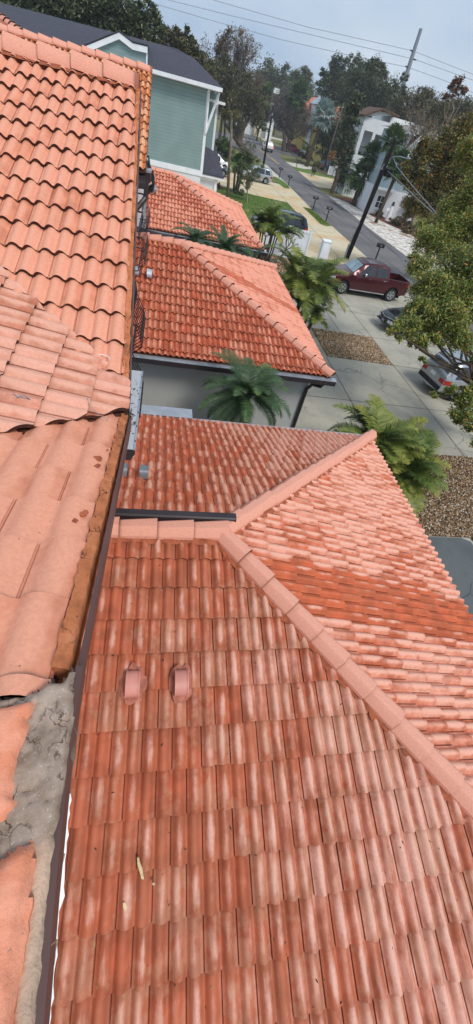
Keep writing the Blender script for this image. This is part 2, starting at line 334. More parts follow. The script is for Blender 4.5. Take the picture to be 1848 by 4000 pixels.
# ---------------------------------------------------------------- world and light
W = bpy.data.worlds.new('World'); SC.world = W; W.use_nodes = True; wt = W.node_tree
bg = wt.nodes['Background']; sky = wt.nodes.new('ShaderNodeTexSky'); sky.sky_type = 'NISHITA'; sky.sun_disc = False
SUN_EL, SUN_AZ = RAD(52), RAD(150)                   # azimuth measured from +Y towards +X
sky.sun_elevation = SUN_EL; sky.sun_rotation = SUN_AZ; sky.air_density = 1.5; sky.dust_density = 3
tc = wt.nodes.new('ShaderNodeTexCoord'); mp = wt.nodes.new('ShaderNodeMapping'); mp.inputs['Scale'].default_value = (1, 1, 3.2)
ns = wt.nodes.new('ShaderNodeTexNoise'); ns.inputs['Scale'].default_value = 2.2; ns.inputs['Detail'].default_value = 5; ns.inputs['Roughness'].default_value = .5
rp = wt.nodes.new('ShaderNodeValToRGB'); e = rp.color_ramp.elements
e[0].position = .36; e[0].color = (3.1, 4.2, 5.8, 1); e[1].position = .62; e[1].color = (5.0, 5.8, 6.8, 1)
mx = wt.nodes.new('ShaderNodeMix'); mx.data_type = 'RGBA'; mx.inputs[0].default_value = .88
wt.links.new(tc.outputs['Generated'], mp.inputs[0]); wt.links.new(mp.outputs[0], ns.inputs['Vector']); wt.links.new(ns.outputs['Fac'], rp.inputs[0])
wt.links.new(sky.outputs[0], mx.inputs[6]); wt.links.new(rp.outputs[0], mx.inputs[7]); wt.links.new(mx.outputs[2], bg.inputs[0])
bg.inputs[1].default_value = .12
sl = bpy.data.lights.new('sun', 'SUN'); sl.energy = 2.0; sl.angle = RAD(18); sl.color = (1, .96, .9)
so = bpy.data.objects.new('sun', sl); COL.objects.link(so)
sd = V((sin(SUN_AZ) * cos(SUN_EL), cos(SUN_AZ) * cos(SUN_EL), sin(SUN_EL))); so.rotation_euler = sd.to_track_quat('Z', 'Y').to_euler(); so.location = (0, -10, 30)
SC.view_settings.view_transform = 'Standard'; SC.view_settings.look = 'None'; SC.view_settings.exposure = .2; SC.view_settings.gamma = 1
SC.render.engine = 'CYCLES'
#@@GEOM
# ================================================================ tiled roofs
PROF = [(0, 0), (.05, .004), (.09, .014), (.14, .027), (.20, .036), (.26, .038), (.32, .034), (.37, .024), (.41, .012), (.45, .003), (.50, 0), (.53, .004), (.57, .018), (.62, .030), (.68, .036), (.74, .034), (.80, .026), (.85, .013), (.89, .003), (.93, .0), (.955, -.001), (.962, -.012), (.985, -.012), (1, 0)]
def clipv(poly, u):
    lo, hi = 1e9, -1e9; n = len(poly)
    for i in range(n):
        (u0, v0), (u1, v1) = poly[i], poly[(i + 1) % n]
        if abs(u1 - u0) < 1e-9: continue
        if min(u0, u1) - 1e-9 <= u <= max(u0, u1) + 1e-9:
            v = v0 + (v1 - v0) * (u - u0) / (u1 - u0); lo = min(lo, v); hi = max(hi, v)
    return lo, hi
def tiles(mb, O, U, Vd, N, poly, w, e, amp=1, lift=.02, thick=.024, uoff=0, voff=0, step=1, under=.03):
    """courses of double-barrel tiles in the plane O + u*U + v*Vd (v runs down the slope); poly = outline in (u, v)"""
    us = [p[0] for p in poly]; vs_ = [p[1] for p in poly]; prof = PROF[::step] if step > 1 else PROF
    if prof[-1] != PROF[-1]: prof = prof + [PROF[-1]]
    r0 = int(math.floor((min(vs_) - voff) / e)); r1 = int(math.ceil((max(vs_) - voff) / e))
    for r in range(r0, r1):
        off = uoff + (w / 2 if r % 2 else 0)
        c0 = int(math.floor((min(us) - off) / w)) - 1; c1 = int(math.ceil((max(us) - off) / w)) + 1
        for c in range(c0, c1):
            rnd = random.random(); rn2 = random.random(); dv = random.uniform(-.004, .004); dh = random.uniform(-.0015, .0025); tilt = random.uniform(-.003, .003)
            va = voff + r * e - .012; vb0 = voff + (r + 1) * e + dv
            ps = [u for u, h in prof]; hs = [h for u, h in prof]
            row = []
            for u_, h in zip(ps, hs):
                u = off + (c + u_) * w; uc = min(max(u, min(us)), max(us)); lo, hi = clipv(poly, uc)
                if u < min(us) - 1e-6 or u > max(us) + 1e-6: row.append((u, uc, 1, 0, h)); continue
                row.append((u, uc, max(va, lo), min(vb0, hi), h))
            vv = []; uvs = []; ok = []
            for (u, uc, a, b, h), u_ in zip(row, ps):
                g = b > a + 1e-4; ok.append(g)
                if not g: b = a = max(min(a, b), min(vs_))
                for v in (a, b):
                    hh = h * amp + dh + tilt * (u_ - .5) * 2 + lift * (v - va) / e
                    vv.append(O + U * uc + Vd * v + N * hh); uvs.append((u_, (v - va) / e))
            fs = []
            for i in range(len(row) - 1):
                if ok[i] or ok[i + 1]: fs.append((2 * i, 2 * i + 1, 2 * i + 3, 2 * i + 2))
            if not fs: continue
            mb.add(vv, fs, 0, uvs, (rnd, rn2))
            rv = []; rf = []
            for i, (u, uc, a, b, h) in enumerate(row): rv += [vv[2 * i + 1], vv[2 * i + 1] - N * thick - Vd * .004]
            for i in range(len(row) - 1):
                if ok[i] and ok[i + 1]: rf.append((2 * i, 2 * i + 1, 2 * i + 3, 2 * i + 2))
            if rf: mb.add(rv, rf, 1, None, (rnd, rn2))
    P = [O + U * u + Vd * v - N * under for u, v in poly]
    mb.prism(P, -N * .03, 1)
def plane_uv(O, U, Vd, P): d = P - O; return (d.dot(U), d.dot(Vd))
def face(name, parent, mat, O, U, pts, w, e, **k):
    """roof face through O, courses along U, outline pts (3d)"""
    n = None
    for i in range(1, len(pts) - 1):
        n = (pts[i] - pts[0]).cross(pts[i + 1] - pts[0])
        if n.length > 1e-3: break
    n.normalize();  n = -n if n.z < 0 else n
    U = (U - n * U.dot(n)).normalized(); Vd = U.cross(n)
    if Vd.z > 0: Vd = -Vd
    mb = MB(); tiles(mb, O, U, Vd.normalized(), n, [plane_uv(O, U, Vd, p) for p in pts], w, e, **k)
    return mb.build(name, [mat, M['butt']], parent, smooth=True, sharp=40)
def cap_run(name, parent, A, B, mat, L=.36, half=.115, rise=.075, base=.02, mort=True, mname='hip_mortar', over=.03, seed=1):
    """row of overlapping angular ridge tiles from A to B (A = upper end) on a mortar bed"""
    rr = random.Random(seed); d = (B - A); n = max(1, int(round(d.length / L))); d.normalize()
    s = d.cross(V((0, 0, 1))).normalized(); up = s.cross(d).normalized(); step = (B - A).length / n
    prof = [(-half, -.045), (-half * .97, -.01), (-half * .55, rise * .80), (-half * .38, rise * .97), (0, rise), (half * .38, rise * .97), (half * .55, rise * .80), (half * .97, -.01), (half, -.045)]
    mb = MB()
    for i in range(n):
        a = A + d * (i * step - .01); b = A + d * ((i + 1) * step + .035); j = rr.uniform(-.009, .009); t = (rr.random(), rr.random()); ro = rr.uniform(-.01, .01)
        vs = []; uv = []
        for q, (p, sc, h) in enumerate(((a, .92, base - .004), (b, 1.07, base + over))):
            for k, (x, z) in enumerate(prof): vs.append(p + s * (x * sc + j) + up * (z * sc + h + ro * x)); uv.append((.25, -.11 if q == 0 else 1.0))
        m = len(prof); mb.add(vs, [(k, k + 1, m + k + 1, m + k) for k in range(m - 1)], 0, uv, t)
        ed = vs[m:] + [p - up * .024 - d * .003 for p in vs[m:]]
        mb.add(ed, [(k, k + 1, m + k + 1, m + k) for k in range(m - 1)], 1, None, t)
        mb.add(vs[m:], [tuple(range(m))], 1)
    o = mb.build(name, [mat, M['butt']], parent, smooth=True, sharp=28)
    if mort:
        q = MB(); N_ = max(4, int((B - A).length / .06)); vs = []
        for i in range(N_ + 1):
            p = A + d * (step * n * i / N_)
            for k in range(5):
                x = (-1 + k / 2) * half * 1.28 * (1 + (rr.uniform(-.14, .16) if k in (0, 4) else 0)); z = (-.055, .0, .03, .0, -.055)[k] + rr.uniform(-.006, .006)
                vs.append(p + s * x + up * (z + base))
        q.add(vs, [(i * 5 + k, i * 5 + k + 1, (i + 1) * 5 + k + 1, (i + 1) * 5 + k) for i in range(N_) for k in range(4)])
        q.build(mname, M['mortar'], parent, smooth=True)
    return o
X_, Y_, Z_ = V((1, 0, 0)), V((0, 1, 0)), V((0, 0, 1))
ZE, ZR = H - 4.5, H - 3.24
# ---- wing hip roofs: (wall x, eave x, near eave y, far eave y, apex) -------------------------------
def wing(parent, xw, C1, C2, Cn, ap, mats, w, e, names=('near_roof', 'end_roof', 'far_roof'), show=(1, 1, 1), seed=1, voffn=0, stepf=1, lap=None, capL=.36):
    """C1 near eave corner, C2 far eave corner, ap = apex, ridge runs from ap back to the wall at xw"""
    RW = V((xw, ap.y, ap.z)); 
    if show[0]: face(names[0], parent, mats[0], RW, X_, [RW, ap, C1, V((xw, C1.y, C1.z))], w, e, voff=voffn, step=stepf, amp=1.2, lift=.024, thick=.028)
    if show[1]: face(names[1], parent, mats[1], ap, Y_, [ap, C2, C1], w, e, step=stepf, uoff=.07, amp=1.25, lift=.026, thick=.03)
    if show[2]: face(names[2], parent, mats[2], RW, X_, [RW, ap, C2, V((xw, C2.y, C2.z))], w, e, step=stepf)
    cap_run('ridge_tiles', parent, V((xw, ap.y, ap.z + .04)), ap + V((.05, 0, .04)), M['cap'], seed=seed, L=capL, mname='ridge_mortar')
    cap_run('hip_tiles', parent, ap + V((0, 0, .045)), C1 + V((0, 0, .045)), M['cap'], seed=seed + 3, L=capL)
    cap_run('hip_tiles', parent, ap + V((0, 0, .045)), C2 + V((0, 0, .045)), M['cap'], seed=seed + 5, L=capL)
def eave(parent, A, B, out, mats=('alu', 'bronze'), top=True, name='gutter', w=.155):
    """box gutter with a bright top flange along an eave from A to B; out = outward unit vector"""
    d = (B - A).normalized(); mb = MB(); z0 = A.z
    def bx(o0, o1, h0, h1, m):
        P = [p + out * o + Z_ * h for h in (h0, h1) for o in (o0, o1) for p in (A - d * .0, B)]
        mb.add(P, [(0, 1, 3, 2), (4, 6, 7, 5), (0, 4, 5, 1), (2, 3, 7, 6), (0, 2, 6, 4), (1, 5, 7, 3)], m)
    bx(.0, w - .015, -.19, -.065, 1); bx(-.03, w, -.06, -.045, 0)
    mb.build(name, [M[mats[0]], M[mats[1]]], parent)
# first townhouse --------------------------------------------------------------------------------
TH1 = thing('townhouse', 'nearest townhouse, salmon upper roof with crumbling grey cement corner and big terracotta garage wing roof', 'house', (0, 0, 0))
W1 = .248; E1 = .304
ap1 = V((.71, 2.66, ZR)); C1f = V((4.62, 6.62, ZE)); C1n = V((4.62, -1.72, ZE))
wing(TH1, -.75, C1n, C1f, None, ap1, (M['tile_near'], M['tile_hip'], M['tile_back']), W1, E1, seed=11)
# walls of the wing and of the upper storey
mb = MB(); mb.box(-.6, 4.2, -1.3, 6.2, 0, ZE - .12); mb.box(-7, -.62, -6, 7.9, 0, H - 2.15); mb.build('wall', M['white_wall'], TH1)
mb = MB(); mb.box(-.6, 4.6, -1.68, 6.58, ZE - .16, ZE - .122); mb.build('soffit', M['bronze'], TH1)
eave(TH1, C1f, C1n, X_, w=.075); eave(TH1, V((-.6, 6.62, ZE)), C1f, Y_)
A = gy(545, 1640, 6.9); B = gy(745, 1655, 6.9); mb = MB(); mb.box(A.x, B.x, 6.66, 6.98, ZE - .02, ZE + .03); mb.build('gutter_cover', M['alu'], TH1)
# far upper slope (falls towards the eye), cross roof and near upper slope
def pf(x, y): return V((x, y, H - 1.462 + .353 * (y - 3.105)))       # far upper plane
def pn(x, y): return V((x, y, H - 1.176 - .248 * (y - .423)))        # near upper plane
def pc(x, y): return V((x, y, H - 1.590 + .235 * (-.231 - x) + .10 * (y - 2.718)))         # cross roof plane
RY = 6.88
fe = [pf(-4.2, RY), pf(-.405, RY), pf(-.262, 2.70), pf(-.5, 2.62), pf(-4.2, 2.6)]
face('far_slope', TH1, M['tile_upper'], pf(-.41, RY), X_, fe,   .25, .3, amp=.92, thick=.028, lift=.024, uoff=.0, voff=.12)
face('near_slope', TH1, M['tile_upper'], pn(-.25, .36), X_, [pn(-2.6, .36), pn(-.252, .36), pn(-.25, 2.75), pn(-2.6, 2.75)],   .345, .3, amp=.85, thick=.014, lift=.018, uoff=-.0, voff=.055)
# valley lines: far (-.215,2.735)->(-1.28,3.67); near (-.21,2.40)->(-1.0,1.95)
NC = V((.235, -.10, 1)).normalized(); c1_, c2_ = gp(509, 1510, pc(0, 2.7), NC), gp(503, 1608, pc(0, 2.7), NC); c3_, c4_ = gp(0, 1699, pc(0, 2.7), NC), gp(0, 1057, pc(0, 2.7), NC)
cr = [c1_, c2_, c2_.lerp(c3_, 3.0), c1_.lerp(c4_, 2.2)]
O = pc(-.205, 2.41)
def face_n(name, parent, mat, O, U, pts, n, w, e, **k):
    n = n.normalized(); U = (U - n * U.dot(n)).normalized(); Vd = U.cross(n)
    if Vd.z > 0: Vd = -Vd
    mb = MB(); tiles(mb, O, U, Vd.normalized(), n, [plane_uv(O, U, Vd, p) for p in pts], w, e, **k)
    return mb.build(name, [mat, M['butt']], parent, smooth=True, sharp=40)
face_n('cross_slope', TH1, M['tile_cross'], O, Y_, [p + Z_ * .018 for p in cr], NC, .25, .262, amp=.8, thick=.03, voff=0, uoff=.03)
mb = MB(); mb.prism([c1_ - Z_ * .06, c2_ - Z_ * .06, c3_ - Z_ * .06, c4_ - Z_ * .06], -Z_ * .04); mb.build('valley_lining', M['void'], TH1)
cap_run('ridge_tiles', TH1, pf(-.40, RY + .03) + Z_ * .02, pf(-4.2, RY + .03) + Z_ * .02, M['cap'], L=.36, half=.125, rise=.085, seed=4, mname='ridge_mortar')
cap_run('ridge_tiles', TH1, pf(-4.2, RY + .03) + Z_ * .02, pf(-7.2, RY + .03) + Z_ * .02, M['cap'], L=.36, half=.125, rise=.085, seed=5, mname='ridge_mortar')
# mortar bedding of the rake, lumpy, and the brown metal trim outside it
def lumpy_strip(name, parent, mat, L_, R_, nu=5, amp=.008, thick=.1, seed=2, edge=.012, crown=.0):
    """strip between two polylines, noisy top and sides, with depth"""
    rr = random.Random(seed); vs = []; n = len(L_); m = nu + 4
    for i in range(n):
        a, b = L_[i], R_[i]; ea = rr.uniform(-edge, edge); eb = rr.uniform(-edge, edge) * .5; d = (b - a).normalized()
        a2, b2 = a + d * ea, b + d * eb
        vs.append(a2 - Z_ * thick); 
        for k in range(nu + 1):
            f = k / nu; vs.append(a2.lerp(b2, f) + Z_ * (rr.uniform(-amp, amp) + crown * sin(pi * f)))
        vs.append(b2 - Z_ * thick)
    m = nu + 3; mb = MB(); mb.add(vs, [(i * m + k, i * m + k + 1, (i + 1) * m + k + 1, (i + 1) * m + k) for i in range(n - 1) for k in range(m - 1)])
    mb.add(vs[:m], [tuple(range(m))]); mb.add(vs[-m:], [tuple(range(m))])
    return mb.build(name, mat, parent, smooth=True, sharp=50)
def dens(pts, st=.04):
    out = []
    for a, b in zip(pts[:-1], pts[1:]):
        k = max(1, int((b - a).length / st)); out += [a.lerp(b, i / k) for i in range(k)]
    return out + [pts[-1]]
L_ = dens([pf(-.262, 2.70), pf(-.415, RY)], .06); R_ = [p + V((.035, 0, .012)) for p in L_]; L_ = [p + V((-.01, 0, .028)) for p in L_]
lumpy_strip('rake_mortar', TH1, M['orange_mortar'], L_, R_, 3, .005, .09, 3, .008)
L_ = dens([pn(-.255, .45), pn(-.25, 2.45)], .035); R_ = [p + V((.038, 0, .012)) for p in L_]; L_ = [p + V((-.004, 0, .032)) for p in L_]
lumpy_strip('rake_mortar', TH1, M['orange_mortar'], L_, R_, 4, .006, .12, 5, .006)
mb = MB()
for A, B in ((pf(-.222, 2.66), pf(-.375, RY)), (pn(-.196, .4), pn(-.2, 2.42))):
    mb.prism([A + V((0, 0, .0)), A + V((.014, 0, 0)), A + V((.012, 0, -.085)), A + V((0, 0, -.085))], B - A)
TZ = H - 1.135
la = [gz(x, y, TZ) for x, y in ((76, 4500), (130, 4000), (182, 3504), (240, 3000), (276, 2756), (296, 2600))]; ra = [gz(x, y, TZ) for x, y in ((124, 4500), (171, 4000), (214, 3504), (266, 3000), (301, 2756), (326, 2600))]
for i in range(5): mb.prism([la[i], ra[i], ra[i + 1], la[i + 1]], -Z_ * .07)
mb.build('rake_trim', M['fascia'], TH1)
mb = MB(); mb.prism([pn(-.19, -2.5) - Z_ * .8, pn(-.6, -2.5) - Z_ * .8, pn(-.6, .2) - Z_ * .12, pn(-.19, .2) - Z_ * .12], -Z_ * .05); mb.prism([pn(-.23, .2) - Z_ * .12, pn(-2.6, .2) - Z_ * .12, pn(-2.6, 2.6) - Z_ * .12, pn(-.23, 2.6) - Z_ * .12], -Z_ * .05); mb.prism([pf(-.25, 2.7) - Z_ * .12, pf(-4, 2.7) - Z_ * .12, pf(-4, RY) - Z_ * .12, pf(-.39, RY) - Z_ * .12], -Z_ * .05)
mb.build('roof_deck', M['bronze'], TH1)
# cement patch and painted pieces of the broken ridge end, just under the eye
def onr(x, y, z=H - 1.12): p = gz(x, y, z); return p
def slab(name, mat, px, zt, thick, seed, amp=.006, crown=0, parent=TH1, res=.02):
    """rough slab with an outline picked on the roof; relief by noise"""
    from mathutils import noise as MN
    P = [onr(x, y, zt) for x, y in px]; x0 = min(p.x for p in P); x1 = max(p.x for p in P); y0 = min(p.y for p in P); y1 = max(p.y for p in P)
    import mathutils.geometry as MG
    def inside(x, y):
        c = False
        for i in range(len(P)):
            a, b = P[i], P[i - 1]
            if (a.y > y) != (b.y > y) and x < (b.x - a.x) * (y - a.y) / (b.y - a.y) + a.x: c = not c
        return c
    nx = int((x1 - x0) / res) + 2; ny = int((y1 - y0) / res) + 2; idx = {}; vs = []; fs = []
    def h(x, y):
        d = 9
        for i in range(len(P)):
            a, b = P[i].xy, P[i - 1].xy; q, t = MG.intersect_point_line(V((x, y)), a, b); t = min(1, max(0, t)); d = min(d, (a.lerp(b, t) - V((x, y))).length)
        dd = min(1, d / .02); n1 = MN.fractal(V((x * 22, y * 22, seed)), 1, 2, 4) ; n2 = abs(MN.noise(V((x * 14, y * 14, seed + 5))))
        crack = -.012 * max(0, 1 - n2 / .05) if amp > .005 else 0
        return zt + amp * n1 + crack - (1 - sqrt(max(0, 1 - (1 - dd) ** 2))) * thick * .6 + crown * min(1, d / .08)
    def vid(i, j):
        if (i, j) not in idx: idx[(i, j)] = len(vs); x, y = x0 + i * res, y0 + j * res; jx = MN.noise(V((x * 40, y * 40, 3))) * .006; vs.append((x + jx, y + jx, h(x, y)))
        return idx[(i, j)]
    cells = set()
    for i in range(nx):
        for j in range(ny):
            if inside(x0 + (i + .5) * res, y0 + (j + .5) * res): cells.add((i, j)); fs.append((vid(i, j), vid(i + 1, j), vid(i + 1, j + 1), vid(i, j + 1)))
    for (i, j) in cells:
        for (di, dj, a, b) in ((-1, 0, (i, j), (i, j + 1)), (1, 0, (i + 1, j), (i + 1, j + 1)), (0, -1, (i, j), (i + 1, j)), (0, 1, (i, j + 1), (i + 1, j + 1))):
            if (i + di, j + dj) not in cells:
                A, B = vid(*a), vid(*b); n0 = len(vs); vs.append((vs[A][0], vs[A][1], zt - thick)); vs.append((vs[B][0], vs[B][1], zt - thick)); fs.append((A, B, n0 + 1, n0))
    mb = MB(); mb.add(vs, fs); return mb.build(name, mat, parent, smooth=True, sharp=60)
slab('cement_patch', M['cement'], [(-60, 2690), (0, 2715), (90, 2705), (150, 2680), (195, 2640), (235, 2655), (262, 2610), (288, 2580), (292, 2700), (278, 2860), (262, 3000), (236, 3160), (222, 3240), (160, 3330), (100, 3400), (0, 3420), (-40, 3350), (-40, 3250), (-150, 3200), (-150, 2700)], H - 1.105, .12, 3, .0055, res=.008)
slab('rake_stone', M['tan_cement'], [(238, 3120), (214, 3330), (196, 3480), (180, 3640), (158, 3850), (135, 4010), (120, 4200), (0, 4200), (30, 3900), (60, 3500), (120, 3230), (190, 3150)], H - 1.115, .12, 17, .004, res=.008)
slab('ridge_tile_end', M['salmon_paint'], [(-160, 2735), (0, 2745), (60, 2735), (130, 2725), (132, 2775), (108, 2800), (112, 2850), (78, 2930), (62, 3000), (52, 3090), (60, 3150), (20, 3190), (0, 3215), (-160, 3260)], H - 1.085, .1, 8, .0022, .02, res=.008)
slab('ridge_tile_piece', M['salmon_paint'], [(-200, 3480), (0, 3350), (50, 3310), (100, 3295), (130, 3262), (118, 3400), (112, 3500), (86, 3660), (68, 3760), (56, 3860), (34, 3990), (20, 4100), (-200, 4200)], H - 1.075, .1, 11, .0022, .025, res=.008)
# mortar blobs fallen on the near slope
mb = MB(); rr = random.Random(5)
for x, y, s_ in ((383, 1790, .02), (382, 1820, .015), (348, 1878, .017), (330, 2005, .02), (292, 2034, .014), (232, 1632, .018), (396, 1690, .009), (420, 1757, .008)):
    d = ray(x, y); n = V((0, .248, 1)).normalized(); p = gp(x, y, pn(-.3, 1) + Z_ * .035, n)
    for q in range(4):
        c = p + V((rr.uniform(-1, 1), rr.uniform(-1, 1), 0)) * s_ * .5; r_ = s_ * rr.uniform(.5, .9); pts = [V((cos(t) * r_ * rr.uniform(.7, 1.2), sin(t) * r_ * rr.uniform(.6, 1), z * r_ * .4)) + c for z in (-.6, .5) for t in [k * pi / 4 for k in range(8)]]
        mb.add(pts, [(k, (k + 1) % 8, 8 + (k + 1) % 8, 8 + k) for k in range(8)] + [tuple(range(8, 16))])
tag(mb.build('mortar_crumbs', M['mortar'], None), 'brown crumbs of broken mortar scattered on the near salmon roof slope', 'debris', kind='stuff')
# guarded gutter at the end of the cross roof
GT = H - 1.86
ga = gz(553, 1450, GT); gb = gz(538, 1756, GT); xi = -.42; xo = (ga.x + gb.x) / 2
mb = MB(); mb.box(xi, xo - .012, gb.y, ga.y, GT - .004, GT, 0); mb.box(xo - .012, xo, gb.y, ga.y, GT - .012, GT + .006, 2)
mb.prism([V((xi, gb.y + .001, GT - .006)), V((xo - .001, gb.y + .001, GT - .006)), V((xo - .004, gb.y + .001, GT - .05)), V((xo - .04, gb.y + .001, GT - .11)), V((xi, gb.y + .001, GT - .11))], V((0, ga.y - gb.y - .002, 0)), 1)
for k in range(6): mb.box(xo - .010, xo - .002, gb.y + .08 + k * .19, gb.y + .095 + k * .19, GT + .006, GT + .010, 1)
mb.build('valley_gutter', [M['guard'], M['bronze'], M['alu']], TH1)
# downspout lying along the wing ridge
mb = MB(); ya = 2.66 + .15; A = V((-.75, ya, ZR + .10)); B = gp(912, 2055, V((0, ya, 0)), Y_); B.z = min(B.z, ZR + .16)
mb.prism([A + V((0, -.05, -.045)), A + V((0, -.05, .035)), A + V((0, -.035, .05)), A + V((0, .035, .05)), A + V((0, .05, .035)), A + V((0, .05, -.045))], V((B.x - A.x, 0, 0)), 0)
mb.build('downspout', M['bronze'], TH1)
# roof vents (curved hoods) with sealant
def vent(parent, P, n, mat, smear=None, sc=1, seed=1):
    rr = random.Random(seed); mb = MB(); w = .062 * sc; R0 = .125 * sc; f = n.cross(X_).normalized()      # f runs up/down the slope
    prof = [V((0, 0, 0)) + f * (R0 * cos(t)) + n * (R0 * .82 * sin(t) ** .8 + .03) for t in [k * pi / 12 for k in range(13)]] + [f * -R0 - n * .03, f * R0 - n * .03]
    mb.prism([P + p - X_ * w for p in prof], X_ * (2 * w), 0)
    for sx in (-1, 1):
        pr = [p * 1.0 for p in prof[:13]]; mb.prism([P + p * 1.06 + X_ * (sx * w - .006) for p in prof[1:12]], X_ * .012, 0)
    v = mb.build('roof_vent', mat, parent, smooth=True, sharp=35)
    if smear:
        q = MB(); N_ = 22; vs = [P + n * .045]
        for k in range(N_):
            t = 2 * pi * k / N_; r = (.145 + rr.uniform(-.015, .035)) * sc; vs.append(P + X_ * cos(t) * r * .8 + f * sin(t) * r * 1.2 + n * (-.002 + rr.uniform(0, .012)))
        q.add(vs, [(0, 1 + k, 1 + (k + 1) % N_) for k in range(N_)]); q.build('vent_sealant', smear, v if False else parent, smooth=True)
    return v
M['vent_pink'] = plain('painted_vent_metal', srgb(206, 138, 124), .45, var=.08); M['vent_grey'] = plain('galvanised_vent', srgb(136, 144, 150), .4, .4); M['vent_white'] = plain('bare_vent_metal', srgb(196, 202, 208), .4, .3)
M['sealant'] = plain('pink_brown_sealant', srgb(176, 108, 88), .8, var=.25, sc=20, bump=.5); M['sealant2'] = plain('dark_red_sealant', srgb(112, 48, 48), .8, var=.3, sc=20)
nn1 = V((0, -(ap1.z - ZE) / (ap1.y - C1n.y), 1)).normalized(); nf1 = V((0, (ap1.z - ZE) / (C1f.y - ap1.y), 1)).normalized()
for x, y in ((520, 2672), (707, 2668)): vent(TH1, gp(x, y, ap1 + Z_ * .06, nn1), nn1, M['vent_pink'], M['sealant'], .86, x)
for x, y in ((482, 1842), (563, 1850)): vent(TH1, gp(x, y, ap1 + Z_ * .06, nf1), nf1, M['vent_grey'], None, .8)
# white flashing at the wall foot, ragged paint line
mb = MB(); rr = random.Random(8); kn = (ap1.z - ZE) / (ap1.y - C1n.y)
def pw(x, y, h=.05): return V((x, y, ap1.z - kn * (ap1.y - y) + h))
pts = [gp(x, y, ap1 + Z_ * .05, nn1) for x, y in ((x_ + 9, y_) for x_, y_ in ((268, 3100), (261, 3180), (252, 3290), (244, 3360), (240, 3500), (224, 3560), (214, 3700), (204, 3800), (196, 3900), (184, 4010)))]
pl_ = dens(pts, .04); vs = []
for p in pl_: q = p + X_ * rr.uniform(-.004, .010); vs += [V((q.x - .12, q.y, q.z + .06)), q]
mb.add(vs, [(2 * i, 2 * i + 1, 2 * i + 3, 2 * i + 2) for i in range(len(pl_) - 1)])
mb.build('white_flashing', M['white'], TH1)
# leaf litter on the gutter guard, twine
mb = MB(); rr = random.Random(12)
for k in range(150):
    c = V((rr.gauss(xo - .10, .028), rr.gauss(2.62, .10), GT + rr.uniform(.005, .05))); a = rr.uniform(0, 6.3); L = rr.uniform(.015, .04); d = V((cos(a), sin(a), rr.uniform(-.5, .5))) * L; s_ = V((-sin(a), cos(a), 0)) * L * rr.uniform(.08, .3)
    mb.add([c - d, c + s_, c + d, c - s_], [(0, 1, 2, 3)], 0, None, (rr.random(), rr.uniform(.2, 1)))
for k in range(26):
    c = V((rr.uniform(xo - .16, xo - .02), rr.uniform(gb.y + .05, ga.y - .05), GT + .006)); a = rr.uniform(0, 6.3); L = rr.uniform(.008, .02); d = V((cos(a), sin(a), 0)) * L; s_ = V((-sin(a), cos(a), 0)) * L * .3; mb.add([c - d, c + s_, c + d, c - s_], [(0, 1, 2, 3)], 0, None, (rr.random(), rr.uniform(.2, .8)))
tag(mb.build('leaf_litter', tidramp('dead_leaves', [(0, srgb(60, 48, 36)), (.6, srgb(110, 84, 54)), (1, srgb(150, 118, 70))]), None), 'dead brown leaves and twigs caught on the white perforated gutter guard', 'debris', kind='stuff')
def wire_thing(name, label, pts, r, mat=M['wire'], cat='wire', group=None):
    mb = MB(); mb.tube(pts, r, 5); return tag(mb.build(name, mat, None, smooth=True), label, cat, group)
nf = V((0, -.353, 1)).normalized()
tw = [gp(x, y, pf(-.3, 3) + Z_ * .05, nf) for x, y in ((386, 1389), (391, 1385), (400, 1385), (412, 1388), (424, 1394), (429, 1402))]
wire_thing('twine', 'short curl of white twine on the lowest tile of the far salmon slope', tw, .003, M['white'], 'twine')
tw = [gp(x, y, pc(-.3, 2.4) + Z_ * .05, NC) for x, y in ((342, 1555), (347, 1580), (362, 1600), (385, 1618), (405, 1630), (421, 1641), (424, 1630))]
wire_thing('twine', 'loose grey twine trailing across the bottom of the cross roof valley', tw, .0022, M['steel'], 'twine')
tw = [gp(x, y, pc(-.8, 2.4) + Z_ * .05, NC) for x, y in ((52, 1538), (70, 1550), (92, 1553), (118, 1560), (96, 1545), (78, 1546), (66, 1552))]
wire_thing('wire_scrap', 'twisted scrap of grey wire lying on the dusty cross roof tiles', tw, .0025, M['steel'], 'wire')
# cream paint drips and scattered leaf bits on the wing roof
rr = random.Random(44); M['cream_spot'] = plain('cream_paint_spot', srgb(206, 184, 140), .8, var=.2, sc=30)
for px in ([(535, 3352), (543, 3350), (548, 3372), (556, 3390), (560, 3420), (563, 3436), (553, 3434), (545, 3404), (538, 3380)], [(480, 3528), (490, 3524), (497, 3548), (488, 3560), (482, 3545)], [(594, 3452), (603, 3446), (606, 3456), (598, 3459)]):
    P_ = [gp(x, y, ap1 + Z_ * .068, nn1) for x, y in px]; mb = MB(); mb.prism(P_, -nn1 * .03); mb.build('paint_drip', M['cream_spot'], TH1)
mb = MB()
for _ in range(110):
    x, y = rr.uniform(180, 1848), rr.uniform(2150, 3990); P_ = gp(x, y, ap1 + Z_ * .055, nn1)
    if P_.x < -.4 or P_.x - ap1.x > (ap1.y - P_.y) * .85: continue
    a = rr.uniform(0, 6.3); L = rr.uniform(.006, .02); d = V((cos(a), sin(a), .25)) * L; s_ = V((-sin(a), cos(a), 0)) * L * .3; mb.add([P_ - d, P_ + s_, P_ + d, P_ - s_], [(0, 1, 2, 3)], 0, None, (rr.random(), rr.uniform(.1, .9)))
LB = tidramp('leaf_bits', [(0, srgb(50, 36, 28)), (.7, srgb(96, 66, 44)), (1, srgb(176, 150, 90))]); mb2 = mb; tag(mb.build('leaf_litter', LB, None), 'tiny dry leaf bits scattered over the nearest terracotta wing roof', 'debris', kind='stuff')
